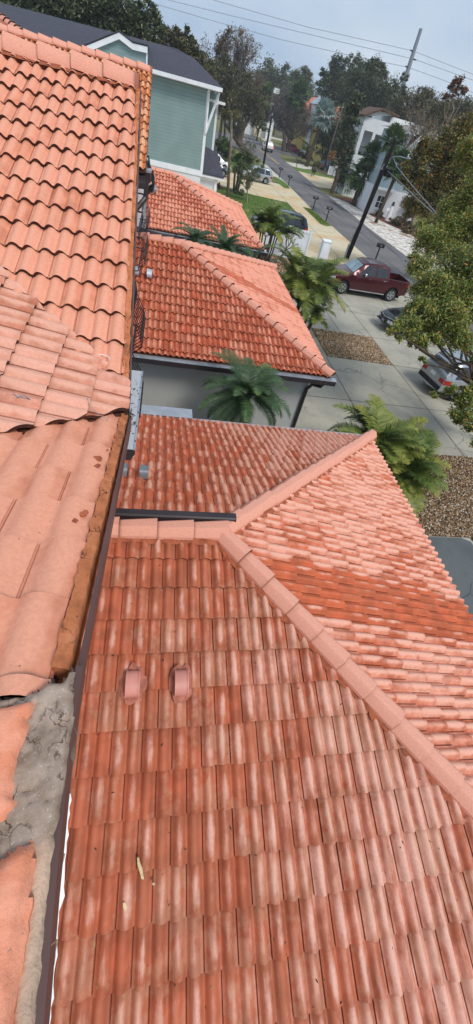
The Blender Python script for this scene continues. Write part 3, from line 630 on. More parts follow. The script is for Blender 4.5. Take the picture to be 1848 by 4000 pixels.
# second townhouse ---------------------------------------------------------------------------------
TH2 = thing('townhouse', 'second townhouse, grey side wall behind the date palm, white vent hoods on dark red patches', 'house', (0, 12, 0))
ap2 = V((.47, 13.79, ZR)); C2n = V((4.45, 9.24, ZE)); C2f = V((4.53, 18.33, ZE))
wing(TH2, -1.2, C2n, C2f, None, ap2, (M['tile_mid'], M['tile_midhip'], M['tile_midhip']), .275, .352, seed=21, stepf=1)
mb = MB(); mb.box(-.95, 4.08, 9.62, 17.95, 0, ZE - .12); mb.build('wall', M['grey_wall'], TH2)
mb = MB(); mb.box(-.95, 4.42, 9.27, 18.3, ZE - .16, ZE - .122); mb.build('soffit', M['bronze'], TH2)
eave(TH2, V((-.95, 9.24, ZE)), C2n + X_ * .15, -Y_); eave(TH2, C2f, C2n, X_, w=.04)
mb = MB(); dx = 4.02; mb.tube([V((4.3, 9.2, ZE - .19)), V((4.28, 9.26, ZE - .32)), V((4.14, 9.52, ZE - .42)), V((4.04, 9.56, ZE - .6)), V((4.04, 9.56, .1))], .05, 6); mb.build('downspout', M['bronze'], TH2)
mb = MB(); mb.box(-.95, -.88, 9.62, 20.6, 0, H - 1.6); mb.box(-8, -.95, 8.2, 20.6, 0, H - 1.75); mb.build('upper_wall', M['white_wall'], TH2)
nn2 = V((0, -(ap2.z - ZE) / (ap2.y - C2n.y), 1)).normalized()
for x, y in ((534, 1064), (584, 1074)): vent(TH2, gp(x, y, ap2 + Z_ * .08, nn2), nn2, M['vent_white'], M['sealant2'], 1.0, x)
# black pipe behind its ridge
A = gy(528, 900, 14.1); B = gy(722, 950, 14.1); mb = MB(); A.z = max(A.z, ZR + .12); mb.tube([A - X_ * .8, A, B], .085, 10); mb.box(B.x - .02, B.x + .05, 13.98, 14.22, B.z - .1, B.z + .1); mb.build('drain_pipe', M['bronze'], TH2)
# its upper roof: ridge seen over the first one
def dep(x, y, d): return EYE + ray(x, y) * (d / FP)
P2 = dep(594, 268, 10.7); P2.z += .0
def p2(x, y): return V((x, y, P2.z - .08 - .353 * (P2.y - y)))
lowy = gp(571, 668, p2(0, 10), V((0, -.353, 1)).normalized())
lowx = lowy.x
face('upper_roof', TH2, M['tile_far2'], p2(P2.x, P2.y), X_, [p2(-7, P2.y), p2(P2.x, P2.y), p2(lowx, lowy.y), p2(-7, lowy.y)], .27, .34, amp=1.2, thick=.03, step=2)
cap_run('ridge_tiles', TH2, p2(P2.x, P2.y) + Z_ * .03, p2(-7, P2.y) + Z_ * .03, M['cap'], L=.36, half=.12, seed=31, mname='ridge_mortar')
Q = [(559, 372), (556, 372), (541, 560), (538, 716), (568, 716), (566, 560)]
nb = V((0, -.353, 1)).normalized(); P_ = [gp(x, y, p2(0, 10) - Z_ * .12, nb) for x, y in Q]
mb = MB(); mb.prism(P_, -Z_ * .1); mb.build('louvred_soffit', M['bronze'], TH2)
g0 = gp(574, 668, p2(0, 10) - Z_ * .1, nb); mb = MB(); mb.box(g0.x - .12, g0.x + .10, g0.y - .05, g0.y + .35, g0.z - .02, g0.z + .02, 1); mb.box(g0.x - .12, g0.x + .09, g0.y - .04, g0.y + .34, g0.z - .2, g0.z - .021, 0)
mb.tube([g0 + V((0, 0, -.15)), g0 + V((-.02, -.05, -.5)), g0 + V((-.25, -.25, -.75)), g0 + V((-.7, -.3, -.8))], .06, 8); mb.build('gutter_outlet', [M['bronze'], M['alu']], TH2)
# bow-shaped window railings
def railing(parent, y0, y1, xw, z, out=.32, h=.75):
    mb = MB(); n = 9
    bow = [V((xw + out * (1 if 0 < i < 10 else 0) * (1 - .0 * abs(i - 5)), y0 + (y1 - y0) * (i - 1) / 8 if 0 < i < 10 else (y0 if i == 0 else y1), 0)) for i in range(11)]
    mb.tube([p + Z_ * (z + h) for p in bow], .018, 4, cap=True); mb.tube([p + Z_ * z for p in bow], .016, 4)
    for i in range(1, 10):
        p = bow[i]; b = .16
        mb.tube([p + Z_ * z, p + V((b, 0, .18 * h + z)), p + V((b * .8, 0, .42 * h + z)), p + V((.02, 0, .75 * h + z)), p + Z_ * (z + h)], .008, 4, cap=False)
    for zz in (.18, .42): mb.tube([bow[1] + V((.16, 0, zz * h + z)), bow[9] + V((.16, 0, zz * h + z))], .007, 4)
    for y in (y0, y1): mb.tube([V((xw, y, z + h)), V((xw, y, z))], .014, 4)
    return mb.build('window_railing', M['black_metal'], parent)
for (xt, yt, xb, yb, Yr, sp) in ((528, 1101, 512, 1262, 6.6, 0), (506, 1325, 495, 1443, 4.55, 0)):
    pass
rA = gx(540, 1100, -.22); rB = gx(512, 1262, -.22)
def rail_px(parent, x, y, zz, ln, out=.2, h=.7, xw=-.5):
    p = gz(x, y, zz + h); railing(parent, p.y - ln, p.y, p.x - out, zz, out, h)
rail_px(TH1, 531, 1103, H - 3.05, 1.1, .2); rail_px(TH1, 510, 1327, H - 2.95, .8, .16)
rail_px(TH2, 568, 738, H - 3.2, 2.2, .36, .8); rail_px(TH2, 557, 830, H - 3.2, 1.9, .36, .8); rail_px(TH2, 583, 612, H - 2.0, 1.2, .3, .6)
# third townhouse ----------------------------------------------------------------------------------
TH3 = thing('townhouse', 'third townhouse, smallest pink hip roof, beside the pale blue-green sided house', 'house', (0, 24, 0))
ap3 = V((.1, 26.0, H - 3.16)); C3n = V((4.52, 20.94, ZE)); C3f = V((4.51, 30.52, ZE))
wing(TH3, -2.0, C3n, C3f, None, ap3, (M['tile_far'], M['tile_midhip'], M['tile_midhip']), .31, .40, seed=41, stepf=2, capL=.45)
mb = MB(); mb.box(-1.8, 4.1, 21.3, 30.2, 0, ZE - .12); mb.box(-8, -1.7, 21, 31, 0, H - 1.8); mb.build('wall', M['white_wall'], TH3)
eave(TH3, V((-1.8, 20.94, ZE)), C3n + X_ * .15, -Y_); eave(TH3, C3f, C3n, X_, w=.04)
nn3 = V((0, -(ap3.z - ZE) / (ap3.y - C3n.y), 1)).normalized()
for x, y in ((580, 735), (604, 744)): vent(TH3, gp(x, y, ap3 + Z_ * .1, nn3), nn3, M['vent_grey'], None, 1.5, x)
A = gy(600, 664, 26.3); B = gy(694, 690, 26.3); mb = MB(); mb.tube([A - X_ * .8, A, B], .11, 8); mb.build('drain_pipe', M['bronze'], TH3)
# hip of its upper roof at the top left
P3 = dep(0, 66, 14); P4 = dep(108, 146, 13.2); d3 = (P4 - P3)
fa = [P3 - d3 * .6, P4, P4 + V((-6, .6, -.15)), P3 - d3 * .6 + V((-6, 0, -.8))]
n3 = (fa[1] - fa[0]).cross(fa[2] - fa[0]); mb = MB(); mb.prism([fa[0], fa[1], fa[1] + V((-2.6, -1.8, -.35)), fa[0] + V((-2.2, -2.4, -.2))], -Z_ * .05); mb.build('upper_roof', M['tile_far'], TH3)
cap_run('hip_tiles', TH3, P3 - d3 * .6, P4, M['cap'], L=.42, half=.16, seed=51, mort=False)
# ---------------------------------------------------------------- blue-green sided house
BH = thing('sided_house', 'two-storey pale blue-green lap-sided house with dark shingle roof, white trim and a white garage front', 'house', (-3, 40, 0))
YB = 40.0
mb = MB(); mb.box(-14, 2.46, YB, YB + 9, 3.1, 7.62); mb.build('wall', M['siding'], BH)
mb = MB(); mb.box(2.461, 3.35, YB + 2.5, YB + 9, 3.1, 7.55); mb.build('bay_wall', M['siding'], BH)
mb = MB(); mb.box(-14, 2.44, YB + .02, YB + 9, 0, 3.09); mb.box(2.441, 3.85, YB + .6, YB + 9, 0, 2.95); mb.build('base_wall', M['white_wall'], BH)
mb = MB(); mb.box(2.36, 2.56, YB - .03, YB + .2, 3.1, 7.55); mb.box(-14, 2.56, YB - .035, YB + .05, 2.95, 3.28); mb.box(3.25, 3.42, YB + 2.46, YB + 2.66, 3.2, 7.4)
mb.box(2.46, 3.6, YB + .45, YB + .62, 2.75, 3.05); mb.box(2.42, 4.35, YB + .25, YB + .47, 2.93, 3.08); mb.box(3.62, 3.78, YB + .47, YB + .6, 0, 2.92)
mb.build('white_trim', M['white'], BH)
mb = MB(); mb.prism([V((2.4, YB + .2, 3.1)), V((4.3, YB + .2, 3.1)), V((3.5, YB + 9, 3.7)), V((2.4, YB + 9, 6.2))], Z_ * .06); mb.prism([V((2.4, YB + .25, 3.14)), V((4.25, YB + .25, 3.14)), V((3.55, YB + 3.2, 4.75)), V((2.4, YB + 3.2, 4.95))], Z_ * .05); mb.build('porch_roof', M['shingle'], BH)
e0, e1 = gy(598, 276, YB - .5), gy(870, 345, YB - .5); ze = (e0.z + e1.z) / 2
mb = MB(); mb.box(-14, e1.x, YB - .62, YB - .45, ze - .16, ze + .04); mb.box(e1.x - .2, e1.x - .03, YB - .44, YB + 6, ze - .16, ze + .04); mb.build('gutter', M['white'], BH)
mb = MB(); mb.box(-14, e1.x - .2, YB - .44, YB + 5, ze - .2, ze - .165); mb.build('soffit', M['white'], BH)
rt = [gy(0, 45, YB + 5), gy(372, 140, YB + 5), gy(690, 190, YB + 4.4), gy(760, 228, YB + 3.4)]
mb = MB(); a0 = V((-16, YB - .45, ze + .05)); a1 = V((e1.x, YB - .45, ze + .05))
zt = sum(p.z for p in rt[:3]) / 3
r0 = V((-18, YB + 5, rt[1].z + .15)); r1 = V((rt[2].x - 1.2, YB + 5, rt[2].z)); 
mb.prism([a0, a1, rt[3], rt[2], r1, r0], V((0, .03, -.08))); mb.add([a1, V((e1.x, YB + 9, ze + .05)), V((r1.x, YB + 9, r1.z)), r1, rt[2], rt[3]], [(0, 1, 2, 3, 4, 5)]); mb.build('roof', M['shingle'], BH)
g = [(300, 195), (465, 134), (512, 174), (574, 186), (574, 262), (420, 330), (250, 330)]
mb = MB(); P_ = [gy(x, y, YB - .25) for x, y in g]; mb.prism(P_, V((0, 1.6, 0))); mb.build('gable_wall', M['siding'], BH)
mb = MB()
for (x0, y0), (x1, y1) in (((285, 200), (465, 126)), ((465, 126), (518, 168)), ((518, 168), (576, 182))):
    A, B = gy(x0, y0, YB - .45), gy(x1, y1, YB - .45); mb.prism([A, B, B - Z_ * .28, A - Z_ * .28], V((0, .25, 0)))
mb.prism([gy(570, 186, YB - .3), gy(576, 187, YB - .3), gy(576, 256, YB - .3), gy(571, 254, YB - .3)], V((0, .2, 0))); mb.build('gable_trim', M['white'], BH)
mb = MB()
for (x0, y0), (x1, y1) in (((285, 196), (465, 122)), ((465, 122), (518, 164)), ((518, 164), (576, 178))):
    A, B = gy(x0, y0, YB - .5), gy(x1, y1, YB - .5); mb.prism([A, B, B + Z_ * .05, A + Z_ * .05], V((0, 3.2, 0)))
mb.build('gable_roof', M['shingle'], BH)
mb = MB(); T = V((2.5, YB - .1, 5.0)); mb.tube([V((2.48, YB - .08, 5.4)), V((2.48, YB - .08, ze - .2))], .085, 4); mb.tube([V((2.48, YB - .08, 5.4)), V((3.2, YB - .08, ze - .2))], .085, 4); mb.build('bracket', M['white'], BH)
mb = MB(); mb.box(2.7, 3.9, YB + 2.0, YB + 2.3, 7.05, 7.2); mb.build('bay_gutter', M['white'], BH)
# ================================================================ ground
def sheet(name, mat, pts, z, px=False, kind='structure', grid=0):
    P = [gz(x, y, z) if px else V((x, y, z)) for x, y in pts]; mb = MB(); n = V((0, 0, 0))
    for i in range(len(P)): n += P[i - 1].cross(P[i])
    if n.z < 0: P = P[::-1]
    mb.add(P, [tuple(range(len(P)))]); return tag(mb.build(name, mat, None), kind=kind)
sheet('ground', M['dirt'], [(-900, -300), (900, -300), (900, 1500), (-900, 1500)], 0)
sheet('driveway', M['conc'], [(-8, -20), (18.05, -20), (18.05, 33.9), (-8, 33.9)], .02)
sheet('driveway', M['tanconc'], [(-2, 33.92), (18.05, 33.92), (17.95, 50), (17.7, 60), (18.3, 76), (-2, 76)], .018)
sheet('driveway', M['darkslab'], [(5, -6), (9.15, -6), (9.15, 6.15), (8.9, 6.3), (5, 6.3)], .03)
RL = [(18.0, -30), (17.95, 38.6), (17.7, 60), (18.3, 76), (18.6, 100), (18.4, 112), (15, 124), (9, 134), (-60, 136), (-60, 164), (12, 164), (18.5, 170), (20.5, 200), (25, 260), (31, 260), (31, 236), (28.4, 190), (28.0, 170), (33, 166), (120, 172), (120, 146), (34, 141), (28.2, 137), (26.2, 118), (25.6, 104), (25.0, 84), (24.2, 65), (23.8, 50), (23.8, -30)]
sheet('road', M['asphalt'], RL, .008)
sheet('road_marking', M['wet'], [(1206, 808), (1221, 818), (1244, 833), (1262, 838), (1240, 824), (1228, 808), (1215, 800)], .013, True)
sheet('road_marking', M['wet'], [(1040, 648), (1062, 655), (1066, 662), (1056, 664), (1100, 698), (1112, 712), (1104, 708), (1076, 682)], .013, True)
sheet('road_marking', M['wet'], [(1290, 780), (1312, 794), (1326, 806), (1352, 824), (1340, 822), (1322, 808), (1300, 792)], .013, True)
yel = plain('faded_yellow_paint', srgb(196, 164, 96), .9, var=.2); whp = plain('faded_white_paint', srgb(206, 206, 204), .9, var=.15)
for x in (22.35, 22.7): sheet('road_marking', yel, [(x, 108), (x + .16, 108), (x + .2, 137), (x + .04, 137)], .014)
for x in (23.7, 24.1): sheet('road_marking', yel, [(x, 168), (x + .22, 168), (x + .22, 196), (x, 196)], .014)
for k in range(7): sheet('road_marking', whp, [(18.6 + k * 1.25, 158.6), (19.4 + k * 1.25, 158.6), (19.4 + k * 1.25, 161.4), (18.6 + k * 1.25, 161.4)], .014)
def lawn(px, mat, z=.03, world=False):
    return sheet('lawn', mat, px, z, not world)
LAWN1 = [(640, 800), (860, 744), (935, 757), (1006, 776), (1080, 797), (1122, 791), (1150, 812), (1172, 842), (1120, 833), (1040, 822), (946, 803), (870, 800)]
LAWN = [(-1, 62), (7.0, 61.5), (10.2, 60.2), (14.6, 60.2), (14.6, 55), (14.2, 50.5), (11.4, 46.2), (8, 44.6), (-1, 44)]
sheet('lawn', M['grass'], LAWN, .03)
sheet('lawn', M['grass'], [(1182, 808), (1212, 814), (1232, 832), (1262, 856), (1283, 872), (1296, 883), (1276, 884), (1250, 874), (1232, 855), (1205, 830)], .03, True)
sheet('lawn', M['grass'], [(1062, 690), (1075, 690), (1098, 702), (1118, 716), (1136, 737), (1112, 735), (1086, 716)], .03, True)
sheet('lawn', M['grass'], [(8.2, 34.1), (11.4, 34.1), (11.3, 31.6), (12.0, 33.2), (13.0, 34.6), (11, 35.5), (10.6, 34.6)], .032)
sheet('lawn', M['dry'], [(3, 76.2), (14, 76.2), (17.9, 78), (18.3, 100), (17.6, 112), (12, 124), (3, 128)], .012)
sheet('lawn', M['dry'], [(1090, 604), (1150, 614), (1170, 640), (1116, 632), (1100, 618)], .03, True)
sheet('lawn', M['dry'], [(1160, 612), (1300, 640), (1240, 656), (1190, 640)], .03, True)
sheet('lawn', M['grass'], [(1142, 650), (1190, 660), (1275, 686), (1330, 700), (1300, 698), (1230, 684), (1164, 668)], .03, True)
sheet('lawn', M['dry'], [(1238, 730), (1300, 738), (1370, 756), (1400, 775), (1350, 770), (1262, 752)], .03, True)
sheet('driveway', M['kerb'], [(1115, 632), (1160, 636), (1236, 658), (1230, 662), (1190, 660), (1142, 650)], .026, True)
sheet('driveway', M['kerb'], [(1010, 520), (1170, 560), (1172, 566), (1010, 530)], .02, True)
sheet('driveway', M['tanconc'], [(1164, 668), (1230, 684), (1300, 698), (1400, 725), (1420, 770), (1370, 756), (1300, 738), (1238, 730), (1210, 708)], .026, True)
sheet('driveway', M['kerb'], [(18.3, 76), (18.6, 100), (17.3, 100), (16.6, 76)], .026)
sheet('sand_shoulder', M['sand'], [(23.85, 36), (23.85, 53), (24.3, 65), (24.6, 77), (27, 73), (28.6, 62), (30.4, 57), (29.8, 45), (29, 30), (28, 20), (23.85, 20)], .02)
sheet('mulch_bed', M['mulch'], [(27, 73), (26.5, 79), (31, 78), (34, 60), (34, 20), (28, 20), (29, 30), (29.8, 45), (30.4, 57), (28.6, 62)], .018)
sheet('lawn', M['dry'], [(26.5, 79.5), (31, 78.5), (34.5, 60), (34.5, -5), (90, -5), (90, 100), (30, 100)], .01)
sheet('lawn', M['dry'], [(28.6, 172), (33, 168), (120, 174), (120, 240), (32, 236), (30, 200)], .012)
sheet('lawn', M['dry'], [(-60, 166), (12, 166), (17.5, 172), (19.5, 200), (24, 260), (-60, 260)], .012)
sheet('footpath', M['kerb'], [(30.2, 172), (33, 171), (38, 236), (34, 236)], .03)
sheet('footpath', M['kerb'], [(33, 169), (120, 175), (120, 177), (33, 171)], .03)
# slab joints
mb = MB()
def joint(a, b, w=.03, z=.027):
    a, b = V((a[0], a[1], z)), V((b[0], b[1], z)); s = (b - a).cross(Z_).normalized() * w / 2; mb.quad(a - s, b - s, b + s, a + s)
for a, b in (((7.74, -5), (7.74, 17.3)), ((7.8, 20.7), (7.8, 33.8)), ((11.38, -10), (11.38, 33.8)), ((4.6, 13.5), (17.9, 13.5)), ((11.4, 17.4), (17.9, 17.4)), ((11.3, 20.6), (17.9, 20.6)), ((7.8, 24.2), (17.9, 24.2)), ((7.8, 27.6), (17.9, 27.6)), ((9.5, 20.6), (9.5, 33.8)), ((14.7, 13.5), (14.7, 33.8)),
             ((14.6, 34), (14.65, 60)), ((14.65, 60), (14.9, 76)), ((11.5, 39.5), (17.9, 39.5)), ((14.65, 44), (17.9, 44)), ((14.65, 55), (17.7, 55)), ((3, 63.8), (17.8, 64.5)), ((3, 67.5), (18, 68.2)), ((10.9, 60.4), (10.9, 76)), ((14.7, 62), (17.8, 62))): joint(a, b)
joint((1.6, 34), (1.61, 34.1)); j = mb.build('slab_joints', M['joint'], None); tag(j, kind='structure')
mb = MB()
for k in range(9): mb.box(5.0, 5.01, k, k + .1, .031, .033)
A_, B_ = (6.95, 6.29), (6.95, -6)
mb = MB(); joint(A_, B_, .05, .034); joint((5, 2.2), (9.1, 2.0), .03, .034); tag(mb.build('slab_joints', M['void'], None), kind='structure')
# gravel beds of real stones on dark soil
def gravel(name, label, px, z, n, s, world=None, seed=1):
    rr = random.Random(seed); P = [gz(x, y, z) for x, y in px] if world is None else [V((x, y, z)) for x, y in world]
    x0 = min(p.x for p in P); x1 = max(p.x for p in P); y0 = min(p.y for p in P); y1 = max(p.y for p in P)
    def ins(x, y):
        c = False
        for i in range(len(P)):
            a, b = P[i], P[i - 1]
            if (a.y > y) != (b.y > y) and x < (b.x - a.x) * (y - a.y) / (b.y - a.y) + a.x: c = not c
        return c
    mb = MB(); k = 0
    while k < n:
        x, y = rr.uniform(x0, x1), rr.uniform(y0, y1)
        if not ins(x, y): continue
        k += 1; a = rr.uniform(0, 6.28); r = s * rr.uniform(.5, 1.25); e = r * rr.uniform(.55, .9); h = r * rr.uniform(.35, .7); zc = z + rr.uniform(0, .03)
        c, q = cos(a), sin(a); pts = []
        for m_ in range(5):
            t = m_ * 2 * pi / 5 + rr.uniform(-.3, .3); u, v = cos(t) * r * .5, sin(t) * e * .5; pts.append((x + u * c - v * q, y + u * q + v * c, zc))
        top = (x + rr.uniform(-.1, .1) * r, y + rr.uniform(-.1, .1) * r, zc + h)
        mb.add(pts + [top], [(i, (i + 1) % 5, 5) for i in range(5)], 0, None, (rr.random(), rr.uniform(.55, 1)))
    return tag(mb.build(name, GRAV, None), label, 'gravel', kind='stuff')
GRAV = tidramp('river_gravel', [(0, srgb(92, 70, 52)), (.3, srgb(150, 116, 82)), (.6, srgb(186, 152, 112)), (.85, srgb(206, 184, 152)), (1, srgb(232, 226, 214))], .75)
M['soil'] = plain('dark_soil', srgb(92, 74, 56), 1, var=.3, sc=6, bump=.8)
for w in ([(7.8, 17.4), (11.36, 17.38), (11.3, 20.56), (7.8, 20.6)], [(5, 6.32), (9.2, 6.32), (9.4, 5.6), (14, 5.4), (14, 10.3), (5, 10.3)], [(4.7, 29), (10.9, 30.6), (11.2, 33.9), (4.7, 33.9)]): sheet('soil', M['soil'], w, .026)
gravel('gravel', 'tan river gravel filling the bed between the two grey driveways', None, .028, 9500, .075, [(7.82, 17.42), (11.34, 17.40), (11.28, 20.54), (7.82, 20.58)], 1)
gravel('gravel', 'brown river gravel beside the areca palm at the right edge above the dark slab', None, .028, 17000, .062, [(7.0, 6.34), (9.2, 6.34), (9.4, 5.6), (13.8, 5.5), (13.8, 10.28), (7.0, 10.28)], 2)
gravel('gravel', 'gravel around the bare shrub in front of the white vinyl fence', None, .028, 3500, .11, [(4.7, 29), (10.9, 30.6), (11.2, 33.7), (4.7, 33.7)], 3)
# short grass blades so that the lawns are not flat paint
mb = MB(); rr = random.Random(9)
for (x0, x1, y0, y1, n) in ((0, 14.5, 46.5, 60, 9000), (16.6, 17.7, 51, 59, 1500), (8.4, 11.3, 34.2, 35.2, 700)):
    for _ in range(n):
        x, y = rr.uniform(x0, x1), rr.uniform(y0, y1)
        if n > 5000 and x > 11.2 and y < 46.5 + (x - 11.2) * 2: continue
        a = rr.uniform(0, 6.3); h = rr.uniform(.05, .11); w = .03; mb.add([(x - w * cos(a), y - w * sin(a), .03), (x + w * cos(a), y + w * sin(a), .03), (x + rr.uniform(-.04, .04), y + rr.uniform(-.04, .04), .03 + h)], [(0, 1, 2)], 0, None, (rr.random(), 1))
tag(mb.build('grass', tidramp('grass_blades', [(0, srgb(74, 96, 42)), (1, srgb(124, 146, 72))]), None), 'short green grass blades on the lawn strips beside the driveways', 'grass', kind='stuff')
# ================================================================ street furniture
def mailbox(name='mailbox'):
    t = thing(name, 'mailbox', 'mailbox')
    mb = MB(); mb.box(-.045, .045, -.045, .045, 0, 1.02); mb.build('post', M['black_metal'], t, local=True)
    mb = MB(); pr = [(-.12, 1.02), (.12, 1.02), (.12, 1.2), (.085, 1.27), (0, 1.3), (-.085, 1.27), (-.12, 1.2)]
    mb.prism([V((-.3, y, z)) for y, z in pr], V((.6, 0, 0))); mb.build('box', M['black_metal'], t, local=True)
    mb = MB(); mb.box(-.09, .09, -.127, -.121, 1.10, 1.17); mb.build('number_plate', M['steel'], t, local=True)
    mb = MB(); mb.box(.301, .312, -.1, .1, 1.04, 1.24); mb.build('door', M['black_metal'], t, local=True); return t
MBX = mailbox(); first = True
for (x, y), lab in (((17.59, 58.5), 'black mailbox at the far end of the long grass verge beside the road'), ((17.72, 52.75), 'black mailbox at the near rounded end of the grass verge'),
                    ((17.89, 82.9), 'black mailbox beside the dark puddle, past the parked silver crossover'), ((17.7, 74.6), 'black mailbox on the small verge behind the silver crossover'),
                    ((27.0, 110.0), 'small black mailbox across the road, nearest the street corner'), ((27.6, 98.5), 'small black mailbox across the road, second from the street corner'),
                    ((27.1, 79.6), 'black mailbox across the road in front of the rust-stained driveway'), ((18.3, 38.2), 'black mailbox behind the cab roof of the maroon pickup')):
    if first: MBX.location = (x, y, .02); MBX['label'] = lab; MBX['group'] = 'black mailboxes along the road'; MBX.scale = (1.1,) * 3; first = False
    else: copy_tree(MBX, (x, y, .02), random.uniform(-.15, .15), lab)
# white meter pedestal
t = thing('meter_pedestal', 'white metal meter cabinet on a square post beside the maroon pickup', 'utility box', (11.1, 31.5, 0))
mb = MB(); mb.box(10.98, 11.22, 31.4, 31.62, 0, .95); mb.build('post', M['steel'], t)
mb = MB(); mb.box(10.8, 11.4, 31.3, 31.75, .9, 1.95); mb.prism([V((10.78, 31.27, 1.95)), V((11.42, 31.27, 1.95)), V((11.42, 31.78, 2.0)), V((10.78, 31.78, 2.0))], Z_ * .05); mb.build('cabinet', M['white_plastic'], t)
mb = MB(); mb.box(10.86, 11.34, 31.285, 31.298, .95, 1.88); mb.build('door', M['white'], t)
# vinyl privacy fence
t = thing('vinyl_fence', 'tall white vinyl privacy fence standing in front of the dark blue-grey crossover', 'fence', (9, 34, 0))
mb = MB(); x0, x1 = 7.2, 10.55
for k in range(17): xx = x0 + (x1 - x0) * k / 17; mb.box(xx + .004, xx + (x1 - x0) / 17 - .004, 33.93, 33.97, .05, 1.78)
mb.build('panel', M['white_plastic'], t); mb = MB(); mb.box(x0, x1, 33.9, 34.0, 1.78, 1.92); mb.build('rail', M['white_plastic'], t); mb = MB(); mb.box(x0, x1, 33.9, 34.0, .02, .18); mb.build('rail', M['white_plastic'], t)
for xx in (x0, (x0 + x1) / 2, x1): mb = MB(); mb.box(xx - .065, xx + .065, 33.88, 34.02, 0, 1.98); mb.prism([V((xx - .08, 33.86, 1.98)), V((xx + .08, 33.86, 1.98)), V((xx + .08, 34.04, 1.98)), V((xx - .08, 34.04, 1.98))], Z_ * .04); mb.build('post', M['white_plastic'], t)
def picket(name, label, A, B, h, n, zb=.05):
    A, B = V(A), V(B); t = thing(name, label, 'fence', A); d = (B - A).normalized(); s = d.cross(Z_); L = (B - A).length; mb = MB()
    for k in range(n):
        p = A + (B - A) * ((k + .5) / n); w = L / n * .32; mb.prism([p - d * w + Z_ * zb, p + d * w + Z_ * zb, p + d * w + Z_ * (h - .06), p + Z_ * h, p - d * w + Z_ * (h - .06)], s * .025)
    mb.build('pickets', M['white_plastic'], t); mb = MB()
    for z in (.25, h - .22): mb = MB(); mb.prism([A + Z_ * z, B + Z_ * z, B + Z_ * (z + .09), A + Z_ * (z + .09)], s * -.03); mb.build('rail', M['white_plastic'], t)
    for p in (A, B): mb = MB(); mb.box(p.x - .07, p.x + .07, p.y - .07, p.y + .07, 0, h + .05); mb.build('post', M['white_plastic'], t)
picket('picket_fence', 'short white picket fence panel beside the dark green parked van', gz(1280, 682), gz(1325, 694) , 1.9, 12)
picket('picket_fence', 'long white picket fence behind the lighthouse mailbox, below the stucco house', gz(1432, 775), gz(1600, 815), 1.5, 34)
# lighthouse mailbox
P = gz(1512, 862); t = thing('lighthouse_mailbox', 'white lighthouse-shaped mailbox with black top at the edge of the shell sand', 'mailbox', P)
mb = MB(); mb.lathe([(.38, 0), (.36, .2), (.22, 1.6), (.24, 1.62), (.24, 1.7)], 14, P); mb.build('tower', M['white'], t, smooth=True, sharp=40)
mb = MB(); mb.lathe([(.26, 1.7), (.26, 1.76), (.15, 1.77), (.15, 1.95), (.2, 1.97), (.02, 2.15)], 12, P); mb.build('lantern', M['black_metal'], t, smooth=True, sharp=40)
mb = MB(); mb.prism([P + V((-.75, -.12, z)) + V((0, y, 0)) for y, z in ((0, 1.05), (.24, 1.05), (.24, 1.25), (.12, 1.33), (0, 1.25))], V((.6, 0, 0))); mb.build('box', M['white'], t)
# stop sign with street name blades
P = gz(1118, 592); dd = depth_at(P); S = dd / FP
t = thing('stop_sign', 'red STOP sign on a grey post with green street name sign above it', 'sign', P)
ph = 3.0; mb = MB(); mb.tube([P, P + Z_ * 3.3], .06, 6); mb.build('post', M['steel'], t)
rt_ = ray(1132, 545); fw = V((rt_.x, rt_.y, 0)).normalized(); rg = fw.cross(Z_)
cc = gy(1132, 549, P.y); c0 = P + Z_ * max(2.3, min(3.6, cc.z)) - fw * .1
red = plain('sign_red', srgb(200, 50, 44), .5, var=.03); grn = plain('sign_green', srgb(30, 150, 96), .5, var=.03)
R_s = .62
def octo(r): return [c0 + rg * (r * cos(pi / 8 + k * pi / 4)) + Z_ * (r * sin(pi / 8 + k * pi / 4)) for k in range(8)]
mb = MB(); mb.prism(octo(R_s), fw * .02); pl_ = mb.build('sign_plate', M['white'], t); mb = MB(); mb.prism([p - fw * .012 for p in octo(R_s * .93)], fw * .011); mb.build('sign_face', red, t)
cu = bpy.data.curves.new('stop_word', 'FONT'); cu.body = 'STOP'; cu.size = .44; cu.align_x = 'CENTER'; cu.align_y = 'CENTER'; cu.extrude = .004
cu.offset = .012; o = bpy.data.objects.new('lettering', cu); COL.objects.link(o)
MR = Matrix((rg, Z_, -fw)).transposed().to_4x4(); dg = bpy.context.evaluated_depsgraph_get(); me = bpy.data.meshes.new_from_object(o.evaluated_get(dg)); bpy.data.objects.remove(o)
me.transform(Matrix.Translation(c0 - fw * .02) @ MR); me.materials.clear(); me.materials.append(M['white']); o = bpy.data.objects.new('lettering', me); COL.objects.link(o); o.parent = t; o.matrix_parent_inverse = wm(t).inverted()
mb = MB(); q = c0 + Z_ * .85
mb.prism([q + rg * -.62 + Z_ * -.2, q + rg * .62 + Z_ * -.2, q + rg * .62 + Z_ * .2, q + rg * -.62 + Z_ * .2], fw * .02); q = q + Z_ * .3 ; mb.prism([q + (rg * .5 + fw) * -.3, q + (rg * .5 + fw) * .3, q + (rg * .5 + fw) * .3 + Z_ * .3, q + (rg * .5 + fw) * -.3 + Z_ * .3], rg * .02); mb.build('name_sign', grn, t)
